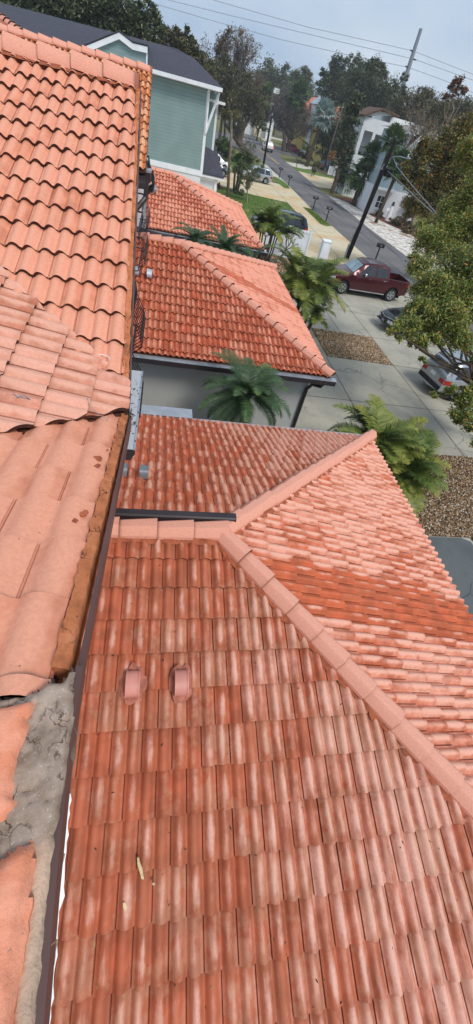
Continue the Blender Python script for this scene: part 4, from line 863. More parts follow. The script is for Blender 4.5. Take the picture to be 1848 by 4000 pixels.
# poles ---------------------------------------------------------------------------------------------
PB = V((15.25, 37.2, 0)); PT = gy(1545, 548, 37.2)
t = thing('utility_pole', 'tall black wooden utility pole with street lamp rising behind the maroon pickup', 'utility pole', PB)
mb = MB(); mb.tube([PB, PB.lerp(PT, .5), PT], [.19, .165, .135], 12); mb.build('pole', M['wood'], t, smooth=True, sharp=50)
lp = [gy(1520, 622, 37.1), gy(1535, 612, 36.9), gy(1562, 611, 36.6), gy(1588, 619, 36.3)]; mb = MB(); mb.tube(lp, .035, 6); mb.build('lamp_arm', M['steel'], t, smooth=True)
lh = lp[-1]; d = (gy(1604, 625, 36.1) - lh); mb = MB(); mb.tube([lh - d * .1, lh + d * .35, lh + d * .8, lh + d * 1.0], [.05, .13, .12, .04], 8); mb.build('lamp_head', M['steel'], t, smooth=True)
mb = MB(); mb.tube([lh + d * .2 + Z_ * .1, lh + d * .2 + Z_ * .26], .045, 6); mb.build('photocell', M['white_plastic'], t)
bx_ = gy(1508, 668, 37.0); mb = MB(); mb.box(bx_.x - .02, bx_.x + .42, bx_.y - .2, bx_.y + .15, bx_.z - .3, bx_.z + .16); mb.build('terminal_box', M['black_metal'], t)
k1 = gy(1478, 655, 37.1); mb = MB(); mb.box(k1.x - .25, k1.x + .35, k1.y - .06, k1.y + .06, k1.z - .06, k1.z + .06); mb.tube([gy(1493, 655, 37), gy(1502, 640, 37)], .03, 5); mb.build('bracket', M['steel'], t)
mb = MB(); b0 = PB + V((-.24, -.1, 0)); mb.box(b0.x - .06, b0.x + .06, b0.y - .05, b0.y + .05, .1, 1.1); mb.tube([b0 + Z_ * 1.0, PB.lerp(PT, .35) + V((-.17, -.05, 0))], .03, 5); mb.build('conduit', M['steel'], t)
P = V((16.85, 93.7, 0)); T = gy(1069, 412, 93.7)
t = thing('utility_pole', 'slim black wooden pole behind the young oak, left of the white moving car', 'utility pole', P); mb = MB(); mb.tube([P, T], [.2, .15], 8); mb.build('pole', M['wood'], t, smooth=True); mb = MB(); mb.box(T.x - .12, T.x + .12, T.y - .25, T.y - .1, T.z - 1.2, T.z - .9); mb.build('bracket', M['steel'], t)
P = gz(1263, 668); T = gy(1343, 404, P.y)
t = thing('utility_pole', 'thin weathered grey wooden pole leaning beside the dark green van across the road', 'utility pole', P); mb = MB(); mb.tube([P, T], [.2, .14], 8); mb.build('pole', M['woodg'], t, smooth=True); mb = MB(); mb.tube([T + V((-.2, -.15, -.6)), T + V((.2, -.15, -.6))], .05, 5); mb.build('bracket', M['steel'], t)
YT = 150
Pb = gy(1530, 475, YT); Pt = gy(1645, 112, YT); dd = (Pt - Pb); base = Pb - dd * (Pb.z / dd.z)
t = thing('transmission_pole', 'very tall grey steel transmission pole carrying three wires above the trees', 'transmission pole', base)
mb = MB(); mb.tube([base, Pt], [.95, .42], 14); mb.build('pole', M['steel'], t, smooth=True, sharp=50)
arms = []
for (x, y, sx) in ((1612, 200, -1), (1618, 233, 1), (1592, 262, -1)):
    p = gy(x, y, YT); arms.append(p); f = (p.z - base.z) / (Pt.z - base.z); q = base.lerp(Pt, f)
    mb = MB(); mb.tube([q, q + (p - q).normalized() * max(1.2, (p - q).length) + V((0, -.4, .0))], [.22, .12], 6); mb.build('insulator_arm', M['black_metal'], t)
def w3(px, Y): return [gy(x, y, Y) for x, y in px]
G3 = 'three power wires strung across the sky'
wire_thing('power_wire', 'uppermost power wire crossing the sky from the transmission pole', w3([(500, -110), (835, 0), (1200, 105), (1612, 198), (1848, 290), (2000, 355)], YT), .06, group=G3)
wire_thing('power_wire', 'middle power wire crossing the sky from the transmission pole', w3([(400, -80), (660, 0), (900, 60), (1260, 146), (1618, 231), (1848, 313), (2000, 370)], YT), .06, group=G3)
wire_thing('power_wire', 'lowest power wire crossing the sky from the transmission pole', w3([(300, -80), (578, 6), (800, 72), (1100, 155), (1350, 212), (1592, 262), (1730, 312), (1848, 362), (2000, 430)], YT), .06, group=G3)
a = gy(1069, 440, 93.7); b = gy(1487, 658, 37.2); mid = gz(1, 1)
pts = []
for (x, y, f) in ((1069, 445, 0), (1110, 485, .12), (1160, 530, .3), (1223, 581, .5), (1300, 620, .68), (1400, 645, .87), (1487, 657, 1)): pts.append(gy(x, y, 93.7 * (1 - f) + 37.2 * f))
wire_thing('service_cable', 'sagging grey cable from the slim black pole to the street lamp pole', pts, .035, M['wood'])
wire_thing('service_cable', 'pale cable running down from the terminal box into the yellowing oak', [gy(1512, 666, 37), gy(1560, 708, 33), gy(1610, 757, 29), gy(1700, 840, 24)], .025, M['steel'])
wire_thing('service_cable', 'pale cable running from the lamp arm down into the yellowing oak', [gy(1535, 612, 37), gy(1550, 650, 34), gy(1590, 700, 31), gy(1636, 755, 28), gy(1720, 850, 24)], .025, M['steel'])
# ================================================================ houses across the street and beyond
def winbox(parent, x0, x1, y, z0, z1, frame='white', pane='glass', mull=(1, 1), fw_=.1, name='window'):
    mb = MB(); mb.box(x0 - fw_, x1 + fw_, y - .06, y - .003, z0 - fw_, z0); mb.box(x0 - fw_, x1 + fw_, y - .06, y - .003, z1, z1 + fw_); mb.box(x0 - fw_, x0, y - .06, y - .003, z0 + .001, z1 - .001); mb.box(x1, x1 + fw_, y - .06, y - .003, z0 + .001, z1 - .001)
    for k in range(1, mull[0] + 1): xx = x0 + (x1 - x0) * k / (mull[0] + 1); mb.box(xx - .035, xx + .035, y - .05, y - .003, z0 + .001, z1 - .001)
    for k in range(1, mull[1] + 1): zz = z0 + (z1 - z0) * k / (mull[1] + 1); mb.box(x0 + .001, x1 - .001, y - .045, y - .004, zz - .035, zz + .035)
    f = mb.build(name, M[frame], parent); mb = MB(); mb.box(x0, x1, y - .03, y - .002, z0, z1); q = mb.build('pane', M[pane], f); return f
YW = 80; L0 = gy(1428, 453, YW); R0 = gy(1549, 452, YW); PK = gy(1489, 430, YW)
t = thing('stucco_house', 'tall white stucco house with a low brown gable and two deep openings across the road', 'house', (L0.x, YW, 0))
mb = MB(); xa, xb = L0.x, R0.x
wl = gy(1407, 592, YW); wr = gy(1458, 523, YW); w2l = gy(1467, 527, YW); w2r = gy(1490, 531, YW)
def hole_wall(mb, x0, x1, z0, z1, holes, y0, y1):
    xs = sorted({x0, x1, *[h[0] for h in holes], *[h[1] for h in holes]}); 
    for a, b in zip(xs[:-1], xs[1:]):
        hs = [h for h in holes if h[0] <= a + 1e-6 and h[1] >= b - 1e-6]
        if hs: h = hs[0]; mb.box(a, b, y0, y1, z0, h[2]); mb.box(a, b, y0, y1, h[3], z1)
        else: mb.box(a, b, y0, y1, z0, z1)
h1 = (xa + .55, xa + 2.0, 5.2, 8.0); h2 = (xa + 2.45, xa + 3.5, 5.2, 7.9)
hole_wall(mb, xa, xb, 0, L0.z, [h1, h2], YW, YW + .35); mb.prism([V((xa, YW + .001, L0.z)), V((xb, YW + .001, R0.z)), V((xb, YW + .001, R0.z + .02)), PK - Z_ * .1], V((0, .345, 0)))
mb.box(xa, xa + .3, YW + .351, YW + 5, 0, L0.z); mb.box(xb - .3, xb, YW + .351, YW + 5, 0, min(L0.z, R0.z)); mb.box(xa + .31, xb - .31, YW + 2.2, YW + 2.4, 0, 9); mb.box(xa + .31, xb - .31, YW + .36, YW + 2.19, 4.9, 5.1)
mb.build('wall', M['white_wall'], t); mb = MB()
for A, B in ((V((xa - .35, 0, L0.z - .12)), PK), (PK, V((xb + .35, 0, R0.z - .12)))): mb.prism([V((A.x, YW - .5, A.z)), V((B.x, YW - .5, B.z)), V((B.x, YW - .5, B.z + .22)), V((A.x, YW - .5, A.z + .22))], V((0, 6, 0)))
mb.build('roof', plain('brown_roof_edge', srgb(96, 74, 58), .9), t)
for h in (h1, h2):
    mb = MB()
    for k in range(7): xx = h[0] + (h[1] - h[0]) * (k + .5) / 7; mb.box(xx - .02, xx + .02, YW + .1, YW + .14, 5.22, 6.15)
    mb.box(h[0], h[1], YW + .08, YW + .16, 6.15, 6.22); mb.build('balcony_rail', M['black_metal'], t)
mb = MB(); r1 = gy(1609, 492, YW + 2); r2 = gy(1541, 474, YW + 2); mb.box(xb + .01, r1.x, YW + 2, YW + 10, 0, r1.z - .5); mb.build('side_wall', M['white_wall'], t); mb = MB(); mb.box(xb + .01, r1.x + .2, YW + 1.8, YW + 10.2, r1.z - .5, r1.z + .35); mb.build('parapet', M['white'], t)
winbox(t, xa + 1, xa + 2.2, YW, 1.0, 2.3)
YG = 66; e0 = gy(1549, 504, YG); e1 = gy(1618, 523, YG); e1.z = e0.z
t = thing('gabled_house', 'blue-grey sided house with white brackets and a grey hip roof, half behind the oak', 'house', (e0.x, YG, 0))
x0, x1 = e0.x + .35, e1.x - .2
mb = MB(); mb.box(x0, x1, YG + .6, YG + 5, 3.1, e0.z - .12); mb.box(x1 + .001, x1 + 5, YG + 1.0, YG + 6, 3.1, e0.z - 1.2); mb.build('wall', M['siding2'], t); mb = MB(); mb.box(x0 - .3, x1 + 5, YG + .3, YG + 5.2, 0, 3.09); mb.build('base_wall', M['white_wall'], t)
mb = MB(); mb.box(x0 - .12, x0 + .14, YG + .55, YG + .8, 0, e0.z - .15); mb.box(x1 - .14, x1 + .12, YG + .55, YG + .8, 0, e0.z - .15); mb.box(e0.x, e1.x + .3, YG - .02, YG + .12, e0.z - .15, e0.z + .05)
for xx in (x0, x1): mb.tube([V((xx, YG + .55, e0.z - 1.3)), V((xx, YG + .1, e0.z - .18))], .08, 4)
mb.build('white_trim', M['white'], t)
rk = gy(1642, 489, YG + 4); rk2 = gy(1690, 512, YG + 4)
mb = MB(); B1 = V((e0.x, YG, e0.z + .06)); B2 = V((e1.x + .4, YG, e0.z + .06)); B3 = V((x1 + 6, YG + .4, e0.z + .06)); T1 = V((e0.x + 4.6, YG + 4, rk.z)); T2 = V((x1 + 3.5, YG + 4, rk.z))
mb.prism([B1, B3, T2, T1], Z_ * -.05); mb.add([B1, T1, V((e0.x, YG + 6, e0.z))], [(0, 1, 2)]); mb.build('roof', M['shingle2'], t)
gx0, gx1 = x1 + .15, x1 + 3.0; gm = (gx0 + gx1) / 2; gz0 = e0.z - 1.6; gz1 = e0.z + .15
mb = MB(); mb.prism([V((gx0, YG + .3, gz0)), V((gx1, YG + .3, gz0)), V((gm, YG + .3, gz1))], V((0, 2, 0))); mb.box(gx0, gx1, YG + .28, YG + .9, 3.1, gz0 - .001); mb.build('gable_wall', M['siding2'], t)
mb = MB()
for A, B in ((V((gx0 - .25, YG + .05, gz0 - .15)), V((gm, YG + .05, gz1 + .1))), (V((gm, YG + .05, gz1 + .1)), V((gx1 + .25, YG + .05, gz0 - .15)))): mb.prism([A, B, B + Z_ * .22, A + Z_ * .22], V((0, .2, 0)))
mb.build('gable_trim', M['white'], t)
mb = MB()
for A, B in ((V((gx0 - .3, YG + .02, gz0 + .08)), V((gm, YG + .02, gz1 + .33))), (V((gm, YG + .02, gz1 + .33)), V((gx1 + .3, YG + .02, gz0 + .08)))): mb.prism([A, B, B + Z_ * .06, A + Z_ * .06], V((0, 3, 0)))
mb.build('gable_roof', M['shingle2'], t)
winbox(t, x0 + .5, x1 - .55, YG + .6, e0.z - 4.2, e0.z - 2.0, mull=(1, 1)); winbox(t, x0 + .5, x1 - .55, YG + .6, e0.z - 1.3, e0.z - .6, mull=(2, 0)); winbox(t, gm - .35, gm + .35, YG + .3, gz0 + .1, gz1 - .75, mull=(0, 1))
mb = MB(); mb.box(x0 - .4, x1 + .5, YG - 1.2, YG + .5, 2.9, 3.1); mb.build('porch_roof', M['white'], t); winbox(t, x0 + .5, x0 + 1.5, YG + .3, .9, 2.2)
# distant houses: roofs and walls among the trees
def far_house(label, x, y, w, d, hw, hr, wall, roof, px=None, extra=None):
    t = thing('house', label, 'house', (x, y, 0)); mb = MB(); mb.box(x - w / 2, x + w / 2, y, y + d, 0, hw); mb.build('wall', M[wall], t)
    mb = MB(); o = .5; b = [V((x - w / 2 - o, y - o, hw)), V((x + w / 2 + o, y - o, hw)), V((x + w / 2 + o, y + d + o, hw)), V((x - w / 2 - o, y + d + o, hw))]; i = min(w, d) / 2
    r1, r2 = V((x - w / 2 + i, y + d / 2, hw + hr)), V((x + w / 2 - i + .01, y + d / 2, hw + hr)); mb.add(b + [r1, r2], [(0, 1, 5, 4), (1, 2, 5), (2, 3, 4, 5), (3, 0, 4), (3, 2, 1, 0)]); mb.build('roof', roof, t)
    for k in range(3): winbox(t, x - w / 2 + w * (.12 + .3 * k), x - w / 2 + w * (.12 + .3 * k) + w * .14, y, hw - 2.2, hw - .8)
    return t
OR = shingle('orange_clay_roof', srgb(158, 100, 78)); p = gy(1010, 390, 190); hz = gy(1045, 372, 190)
t = far_house('distant white house with grey roof, cream chimney and orange roof wing among the trees', p.x, 190, 13, 9, p.z - 1.5, 3.4, 'white_wall', M['shingle2'])
q = gy(1029, 345, 189); mb = MB(); mb.box(q.x - .9, q.x + .9, 188.2, 189.6, 0, q.z - 1); mb.build('chimney', M['cream_wall'], t); mb = MB(); mb.prism([V((q.x - 1.3, 188, q.z - 1)), V((q.x + 1.3, 188, q.z - 1)), V((q.x + .4, 188, q.z + .2)), V((q.x - .4, 188, q.z + .2))], V((0, 1.8, 0))); mb.build('chimney_cap', OR, t)
q = gy(1062, 372, 188); mb = MB(); mb.prism([q + V((-3.4, 0, -1.2)), q + V((3.6, 0, -1.6)), q + V((2.4, 0, .6)), q + V((-2, 0, .6))], V((0, 3, 0))); mb.build('wing_roof', OR, t)
q = gy(1079, 358, 188.5); mb = MB(); mb.box(q.x - 1.1, q.x + 1.1, 188, 189.5, 0, q.z + .8); mb.build('white_chimney', M['white'], t)
p = gy(1236, 412, 172); far_house('orange roofed house partly hidden by the silver palm', p.x, 172, 9, 8, p.z - 1.8, 3.5, 'yellow_wall', OR)
p = gy(1335, 405, 165); t = far_house('grey hip roofed house with a white skylight above the orange roofs', p.x, 165, 14, 10, p.z - 1.5, 4.4, 'white_wall', shingle('pale_grey_roof', srgb(140, 150, 158)))
q = gy(1346, 391, 167); mb = MB(); mb.box(q.x - .9, q.x + .9, 166.2, 166.6, q.z - .5, q.z + .5); mb.build('skylight', M['white'], t)
p = gy(1375, 455, 142); far_house('yellow house with a long orange roof behind the dark trees across the road', p.x, 142, 15, 9, p.z - 1.8, 3.0, 'yellow_wall', OR)
# ================================================================ vehicles (built in local axes: +x is the front)
def interp(tab, x):
    if x <= tab[0][0]: return tab[0][1]
    for (a, u), (b, v) in zip(tab[:-1], tab[1:]):
        if x <= b: return u + (v - u) * (x - a) / (b - a) if b > a else v
    return tab[-1][1]
def make_car(label, cat, L, Wd, roof, belt, ax, rw, bodymat, glassx, ws, rear=None, group=None, bed=None, tumble=.2, zb=.3, front='car', tail='red_lens', endround=.16, name='parked_car', plate=False, cladding=None, chrome=False, rails=False):
    """roof: (x, z) outline rear to front; belt: (x, z); ax: axle xs (rear, front); glassx: side windows [(xb0, xt0, xb1, xt1)]; ws/rear: (x low, x high) of the glazed slopes"""
    t = thing(name, label, cat, group=group); hw = Wd / 2; Ra = rw + .07
    def half(x):
        e = max(0, (abs(x) - (L / 2 - .75)) / .75); return hw * (1 - endround * e ** 2.2)
    def bot(x):
        z = zb + .10 * max(0, (abs(x) - (L / 2 - .5)) / .5)
        for a in ax:
            if abs(x - a) < Ra: z = max(z, rw + sqrt(Ra * Ra - (x - a) ** 2))
        return z
    xs = set([-L / 2 + .001, L / 2 - .001] + [x for x, z in roof])
    k = -L / 2
    while k < L / 2: xs.add(round(k, 3)); k += .12
    for a in ax:
        for j in range(-8, 9): xs.add(a + Ra * sin(j / 8 * pi / 2) * .9999)
    if bed: xs |= {bed[0], bed[0] + .01, bed[1], bed[1] - .01}
    xs = sorted(x for x in xs if -L / 2 <= x <= L / 2)
    def P34(x):
        w = half(x); zr = interp(roof, x); be = min(interp(belt, x), zr - .015); g = max(0, min(1, (zr - be) / .45))
        p3 = V((x, w * .985, be)); p4 = V((x, w * .96 - tumble * g, zr - .02 - .05 * g)); return p3, p4, zr, w, g
    def sec(x):
        p3, p4, zr, w, g = P34(x); z0 = bot(x); zm = max(.62, z0 + .02); zm = min(zm, p3.z - .05) if z0 < p3.z - .1 else z0 + .01
        inb = bed and bed[0] < x < bed[1]
        r = [V((x, 0, zb)), V((x, w * .95, z0)), V((x, w, zm)), V((x, w * 1.0, max(zm, (zm + p3.z) / 2 + .05))), p3, p4]
        if inb: r += [V((x, p4.y - .07, p4.z)), V((x, p4.y - .08, bed[2])), V((x, 0, bed[2]))]
        else: r += [V((x, p4.y * .86, zr + .005)), V((x, p4.y * .5, zr + .02 * 1)), V((x, 0, zr + .028))]
        return r
    S_ = [sec(x) for x in xs]; m = len(S_[0]); mb = MB()
    for s in (1, -1):
        vs = [V((p.x, p.y * s, p.z)) for q in S_ for p in q]
        fs = []; mi = []
        for i in range(len(S_) - 1):
            for k in range(m - 1):
                f = (i * m + k, (i + 1) * m + k, (i + 1) * m + k + 1, i * m + k + 1)
                fs.append(f if s > 0 else f[::-1]); mi.append(1 if k == 0 else 0)
        o = len(mb.v); mb.v += [tuple(p) for p in vs]
        for f, q in zip(fs, mi): mb.f.append([o + k for k in f]); mb.m.append(q if not (cladding and False) else q); mb.uv.append(None); mb.t.append((.5, .5))
        for i in (0, len(S_) - 1): mb.add([V((p.x, p.y * s, p.z)) for p in S_[i]], [tuple(range(m)) if (i == 0) == (s > 0) else tuple(range(m))[::-1]], 0)
    mb.build('body', [bodymat, M['void']], t, smooth=True, sharp=32, local=True)
    # glass
    for (xb0, xt0, xb1, xt1) in glassx:
        for s in (1, -1):
            g = MB(); N_ = 6; vs = []
            for i in range(N_ + 1):
                f = i / N_
                for tt, xa, xb in ((.06, xb0, xb1), (.5, (xb0 + xt0) / 2, (xb1 + xt1) / 2), (.93, xt0, xt1)):
                    x = xa + (xb - xa) * f; p3, p4, *_ = P34(x); p = p3.lerp(p4, tt); vs.append(V((p.x, (p.y + .008) * s, p.z)))
            g.add(vs, [(i * 3 + k, (i + 1) * 3 + k, (i + 1) * 3 + k + 1, i * 3 + k + 1) for i in range(N_) for k in range(2)]); g.build('side_window', M['carglass'], t, smooth=True, local=True)
    for nm, r, mt in (('windshield', ws, 'windshield'), ('rear_window', rear, 'carglass')):
        if not r: continue
        g = MB(); vs = []; N_ = 5
        for i in range(N_ + 1):
            x = r[0] + (r[1] - r[0]) * i / N_; p3, p4, zr, w, gg = P34(x); yw = min(p4.y * .93, w - .12)
            for k in range(7): f = (k / 3 - 1); vs.append(V((x, yw * f, zr + .034 - .02 * f * f + (0 if abs(f) < .9 else -.012))))
        g.add(vs, [(i * 7 + k, (i + 1) * 7 + k, (i + 1) * 7 + k + 1, i * 7 + k + 1) for i in range(N_) for k in range(6)]); g.build(nm, M[mt], t, smooth=True, local=True)
    # wheels
    for a in ax:
        for s in (1, -1):
            w = MB(); y = s * (hw - .13); w.lathe([(rw * .62, -.11), (rw * .93, -.115), (rw, -.08), (rw, .08), (rw * .93, .115), (rw * .62, .11)], 24, (a, y, rw), 'y'); wh = w.build('wheel', M['tyre'], t, smooth=True, sharp=40, local=True)
            r_ = MB(); yo = .122 * s
            for k in range(6):
                an = k * pi / 3; c_, s_ = cos(an), sin(an); pa, pb = V((c_, 0, s_)), V((-s_, 0, c_)); C = V((a, y + yo, rw))
                r_.add([C + pb * .03 + pa * .03, C + pa * rw * .58 + pb * .055, C + pa * rw * .58 - pb * .055, C - pb * .03 + pa * .03], [(0, 1, 2, 3)])
            n_ = 20; vs = []
            for k in range(n_): an = 2 * pi * k / n_; vs += [V((a + cos(an) * rw * .56, y + yo * 1.02, rw + sin(an) * rw * .56)), V((a + cos(an) * rw * .66, y + yo * 1.08, rw + sin(an) * rw * .66))]
            r_.add(vs, [(2 * k, 2 * k + 1, (2 * k + 3) % (2 * n_), (2 * k + 2) % (2 * n_)) for k in range(n_)]); r_.lathe([(.07, yo * .9), (.07, yo * 1.15)], 10, (a, y, rw), 'y'); r_.build('rim', M['rim'], wh, local=True)
    # underside wells
    w = MB()
    for a in ax: w.box(a - Ra, a + Ra, -hw + .28, hw - .28, .25, rw * 2 + .03)
    w.box(-L / 2 + .3, L / 2 - .3, -hw + .3, hw - .3, .22, .4); w.build('underbody', M['void'], t, local=True)
    # lamps, bumpers, mirrors, handles
    xf, xr = L / 2, -L / 2; zf = interp(roof, xf - .15) - .16; zt_ = min(interp(belt, xr + .2), interp(roof, xr + .02)) - .12
    for s in (1, -1):
        def patch(nm, x0, x1, z0, z1, mt, ins=.0):
            g = MB(); vs = []; N_ = 4
            for i in range(N_ + 1):
                x = x0 + (x1 - x0) * i / N_
                for z in (z0, z1): vs.append(V((x, (half(x) + .012 - ins) * s, z)))
            g.add(vs, [(2 * i, 2 * i + 1, 2 * i + 3, 2 * i + 2) for i in range(N_)])
            xe = x1 if x1 > 0 else x0; sg = 1 if x1 > 0 else -1; ye = half(xe) + .012
            xx = (L / 2 + .012) * sg; g.add([V((xe, ye * s, z0)), V((xe, ye * s, z1)), V((xx, (ye - .06) * s, z1)), V((xx, (ye - .06) * s, z0)), V((xx, (ye - .34) * s, z0 + .02)), V((xx, (ye - .34) * s, z1 - .02))], [(0, 1, 2, 3), (3, 2, 5, 4)]); g.build(nm, M[mt], t, local=True)
        patch('headlight', xf - .42, xf - .03, zf - .10, zf + .06, 'clear_lens'); patch('taillight', xr + .03, xr + (.16 if bed else .34), zt_ - .16, zt_ + .04, tail)
        g = MB(); xm = (ws[0] + .02 if ws else 0) - .25; ym = half(xm) * .97; zz = interp(belt, xm) + .04
        g.lathe([(.02, -.07), (.085, -.06), (.10, 0), (.085, .06), (.02, .07)], 8, (xm, s * (ym + .15), zz + .07), 'x'); g.box(xm - .03, xm + .03, min(s * (ym - .06), s * (ym + .1)), max(s * (ym - .06), s * (ym + .1)), zz - .02, zz + .03); g.build('mirror', M['chrome'] if chrome else bodymat, t, local=True, smooth=True)
        for xh in ([(a[0] + a[2]) / 2 - .28 for a in glassx[:2]]):
            g = MB(); zz = interp(belt, xh) - .12; y0 = half(xh) * .995; g.box(xh - .09, xh + .09, min(s * y0, s * (y0 + .035)), max(s * y0, s * (y0 + .035)), zz - .02, zz + .015); g.build('door_handle', M['chrome'] if chrome else bodymat, t, local=True)
    g = MB(); zg0 = .42; zg1 = zf + .05
    g.box(xf + .002, xf + .014, -hw * .5, hw * .5, zg0 + .12, zg1); g.build('grille', M['black_metal'], t, local=True)
    g = MB(); g.box(xf - .02, xf + .05, -hw * .8, hw * .8, .38, .38 + (.16 if chrome else .05)); g.build('front_bumper', M['chrome'] if chrome else bodymat, t, local=True)
    if chrome:
        g = MB()
        for zz in (zg0 + .3, zg0 + .42): g.box(xf + .015, xf + .03, -hw * .5, hw * .5, zz, zz + .05)
        g.box(xf + .015, xf + .028, -hw * .52, hw * .52, zg1 - .02, zg1 + .02); g.build('grille_bar', M['chrome'], t, local=True)
        for s in (1, -1): g = MB(); g.box(ax[0] + Ra + .05, ax[1] - Ra - .05, s * hw - (.04 if s > 0 else .0), s * hw + (.0 if s > 0 else .04), .36, .41); g.build('side_step', M['chrome'], t, local=True)
    g = MB(); g.box(xr - .05, xr + .02, -hw * .8, hw * .8, .42, .6); g.build('rear_bumper', M['chrome'] if chrome else M['black_metal'], t, local=True)
    if not plate is False: g = MB(); g.box(xr - .012, xr - .002, -.17, .17, .8, .95); g.build('licence_plate', M['white'], t, local=True)
    if rails:
        for s in (1, -1):
            g = MB(); xsr = [rails[0] + (rails[1] - rails[0]) * i / 6 for i in range(7)]; g.tube([V((x, s * (P34(x)[1].y * .9), interp(roof, x) + .06)) for x in xsr], .02, 5); g.build('roof_rail', M['rim'], t, local=True)
    return t
def put(o, x, y, rz, z=.02): o.location = (x, y, z); o.rotation_euler = (0, 0, rz); return o
maroon = paint('maroon_paint', srgb(78, 28, 32), .4, .28)
pk = make_car('dark maroon crew-cab pickup truck with chrome bumper parked on the grey driveway', 'pickup truck', 5.95, 2.03,
     [(-2.975, 1.28), (-2.96, 1.32), (-1.28, 1.34), (-1.27, 1.36), (-1.22, 1.86), (-1.0, 1.93), (-.2, 1.96), (.35, 1.93), (.72, 1.84), (1.42, 1.30), (1.9, 1.24), (2.6, 1.17), (2.9, 1.08), (2.975, .98)],
     [(-2.975, 1.27), (-1.2, 1.30), (1.4, 1.22), (2.975, .95)], (-1.84, 1.84), .41, maroon, [(-1.1, -1.0, -.28, -.3), (-.16, -.18, .98, .5)], (.80, 1.38), None, bed=(-2.88, -1.33, .85), tumble=.22, zb=.42, tail='red_lens', chrome=True, name='pickup_truck', endround=.1)
hd = pi + math.atan2(27.52 - 27.3, 15.13 - 11.46); put(pk, 13.32, 28.35, hd)
suvroof = [(-2.3, .95), (-2.27, 1.1), (-2.05, 1.5), (-1.75, 1.64), (-1.0, 1.70), (0, 1.70), (.45, 1.64), (1.2, 1.10), (1.4, 1.04), (2.0, .95), (2.25, .82), (2.3, .7)]
suvbelt = [(-2.3, 1.02), (1.2, .98), (2.3, .7)]
sg_ = [(-1.95, -1.75, -1.15, -1.1), (-1.05, -1.02, -.15, -.18), (-.05, -.08, .95, .5)]
black = paint('dark_blue_grey_paint', srgb(40, 46, 58), .5, .25)
o = make_car('dark blue-grey crossover with chrome window trim behind the white vinyl fence', 'car', 4.9, 1.95, [(x * 1.06, z * 1.04) for x, z in suvroof], [(x * 1.06, z * 1.04) for x, z in suvbelt], (-1.5, 1.45), .37, black, [tuple(a * 1.06 for a in g) for g in sg_], (.53, 1.2), (-2.36, -2.0))
R = gz(1205, 893, 1.0); put(o, R.x - 2.5, R.y + .75, pi + .05)
g = MB()
silver = paint('silver_paint', srgb(176, 182, 188), .6, .28); white = paint('white_car_paint', srgb(228, 230, 232), .0, .3); grey = paint('grey_car_paint', srgb(84, 90, 96), .5, .3); redp = paint('dark_red_paint', srgb(120, 26, 40), .4, .3)
o = make_car('silver crossover with alloy wheels parked by the small leafy oak near the mailboxes', 'car', 4.6, 1.86, suvroof, suvbelt, (-1.38, 1.32), .36, silver, sg_, (.5, 1.12), (-2.24, -1.9), rails=(-1.8, .3)); put(o, 12.3, 72.9, pi + .03)
o = make_car('dark grey car half hidden behind the triple palm trunks', 'car', 4.6, 1.84, [(x, z * .94) for x, z in suvroof], [(x, z * .94) for x, z in suvbelt], (-1.38, 1.32), .35, grey, sg_, (.5, 1.12), (-2.24, -1.9)); put(o, 5.9, 70.5, .05)
o = make_car('white car parked behind the dark grey car beside the garage', 'car', 4.6, 1.84, suvroof, suvbelt, (-1.38, 1.32), .36, white, sg_, (.5, 1.12), (-2.24, -1.9)); put(o, 6.6, 76.5, .05)
o = make_car('white crossover driving away on the road with its red tail lights lit', 'car', 4.5, 1.86, suvroof[:0] + [(x * .98, z) for x, z in suvroof], suvbelt, (-1.38, 1.32), .36, white, sg_, (.5, 1.12), (-2.2, -1.86), tail='redlit', name='moving_car', plate=True); P = gz(1062, 598); put(o, P.x - 1.0, P.y + 2.0, pi / 2 + .03); o.scale = (1.18,) * 3
o = make_car('dark red car crossing the junction behind the stop sign', 'car', 4.6, 1.84, suvroof, suvbelt, (-1.38, 1.32), .36, redp, sg_, (.5, 1.12), (-2.24, -1.9), tail='redlit', name='moving_car'); P = gz(1140, 597); put(o, P.x, P.y + .5, .02); o.scale = (1.12,) * 3
o = make_car('white crossover parked on the lawn beyond the dark red car', 'car', 4.7, 1.9, suvroof, suvbelt, (-1.38, 1.32), .37, white, sg_, (.5, 1.12), (-2.24, -1.9)); P = gz(1166, 571); put(o, P.x, P.y + .5, -.15); o.scale = (1.3,) * 3
darkb = paint('black_car_paint', srgb(30, 32, 36), .3, .25)
o = make_car('dark sedan nose with a curved chrome grille line, under the yellowing oak', 'car', 4.9, 1.88, [(-2.45, .9), (-2.4, 1.0), (-1.8, 1.08), (-1.1, 1.40), (-.3, 1.45), (.3, 1.40), (1.15, 1.02), (1.6, .98), (2.15, .86), (2.4, .72), (2.45, .6)], [(-2.45, .92), (1.2, .92), (2.45, .6)], (-1.42, 1.5), .34, darkb, [(-1.3, -1.0, -.4, -.4), (-.3, -.32, .9, .42)], (.38, 1.1), (-1.75, -1.15), endround=.28)
put(o, 14.95, 22.35, pi + .06)
g = MB(); pts = [V((2.47 - .0 * k, 0, 0)) for k in range(1)]; pts = [V((2.475 - .22 * abs(f) ** 2.4, f * .86, .70 + .10 * abs(f))) for f in [k / 8 - 1 for k in range(17)]]; g.tube(pts, .018, 5); g.build('grille_trim', M['chrome'], o, local=True, smooth=True)
g = MB(); g.box(2.47, 2.485, -.16, .16, .42, .55); g.build('front_plate', M['steel'], o, local=True)
o = make_car('silver crossover seen from behind through the oak leaves at the right edge', 'car', 4.75, 1.92, [(x * 1.03, z) for x, z in suvroof], suvbelt, (-1.4, 1.38), .37, silver, sg_, (.5, 1.15), (-2.3, -1.95), rails=(-1.8, .3), plate=True); put(o, 14.35, 15.55, .14)
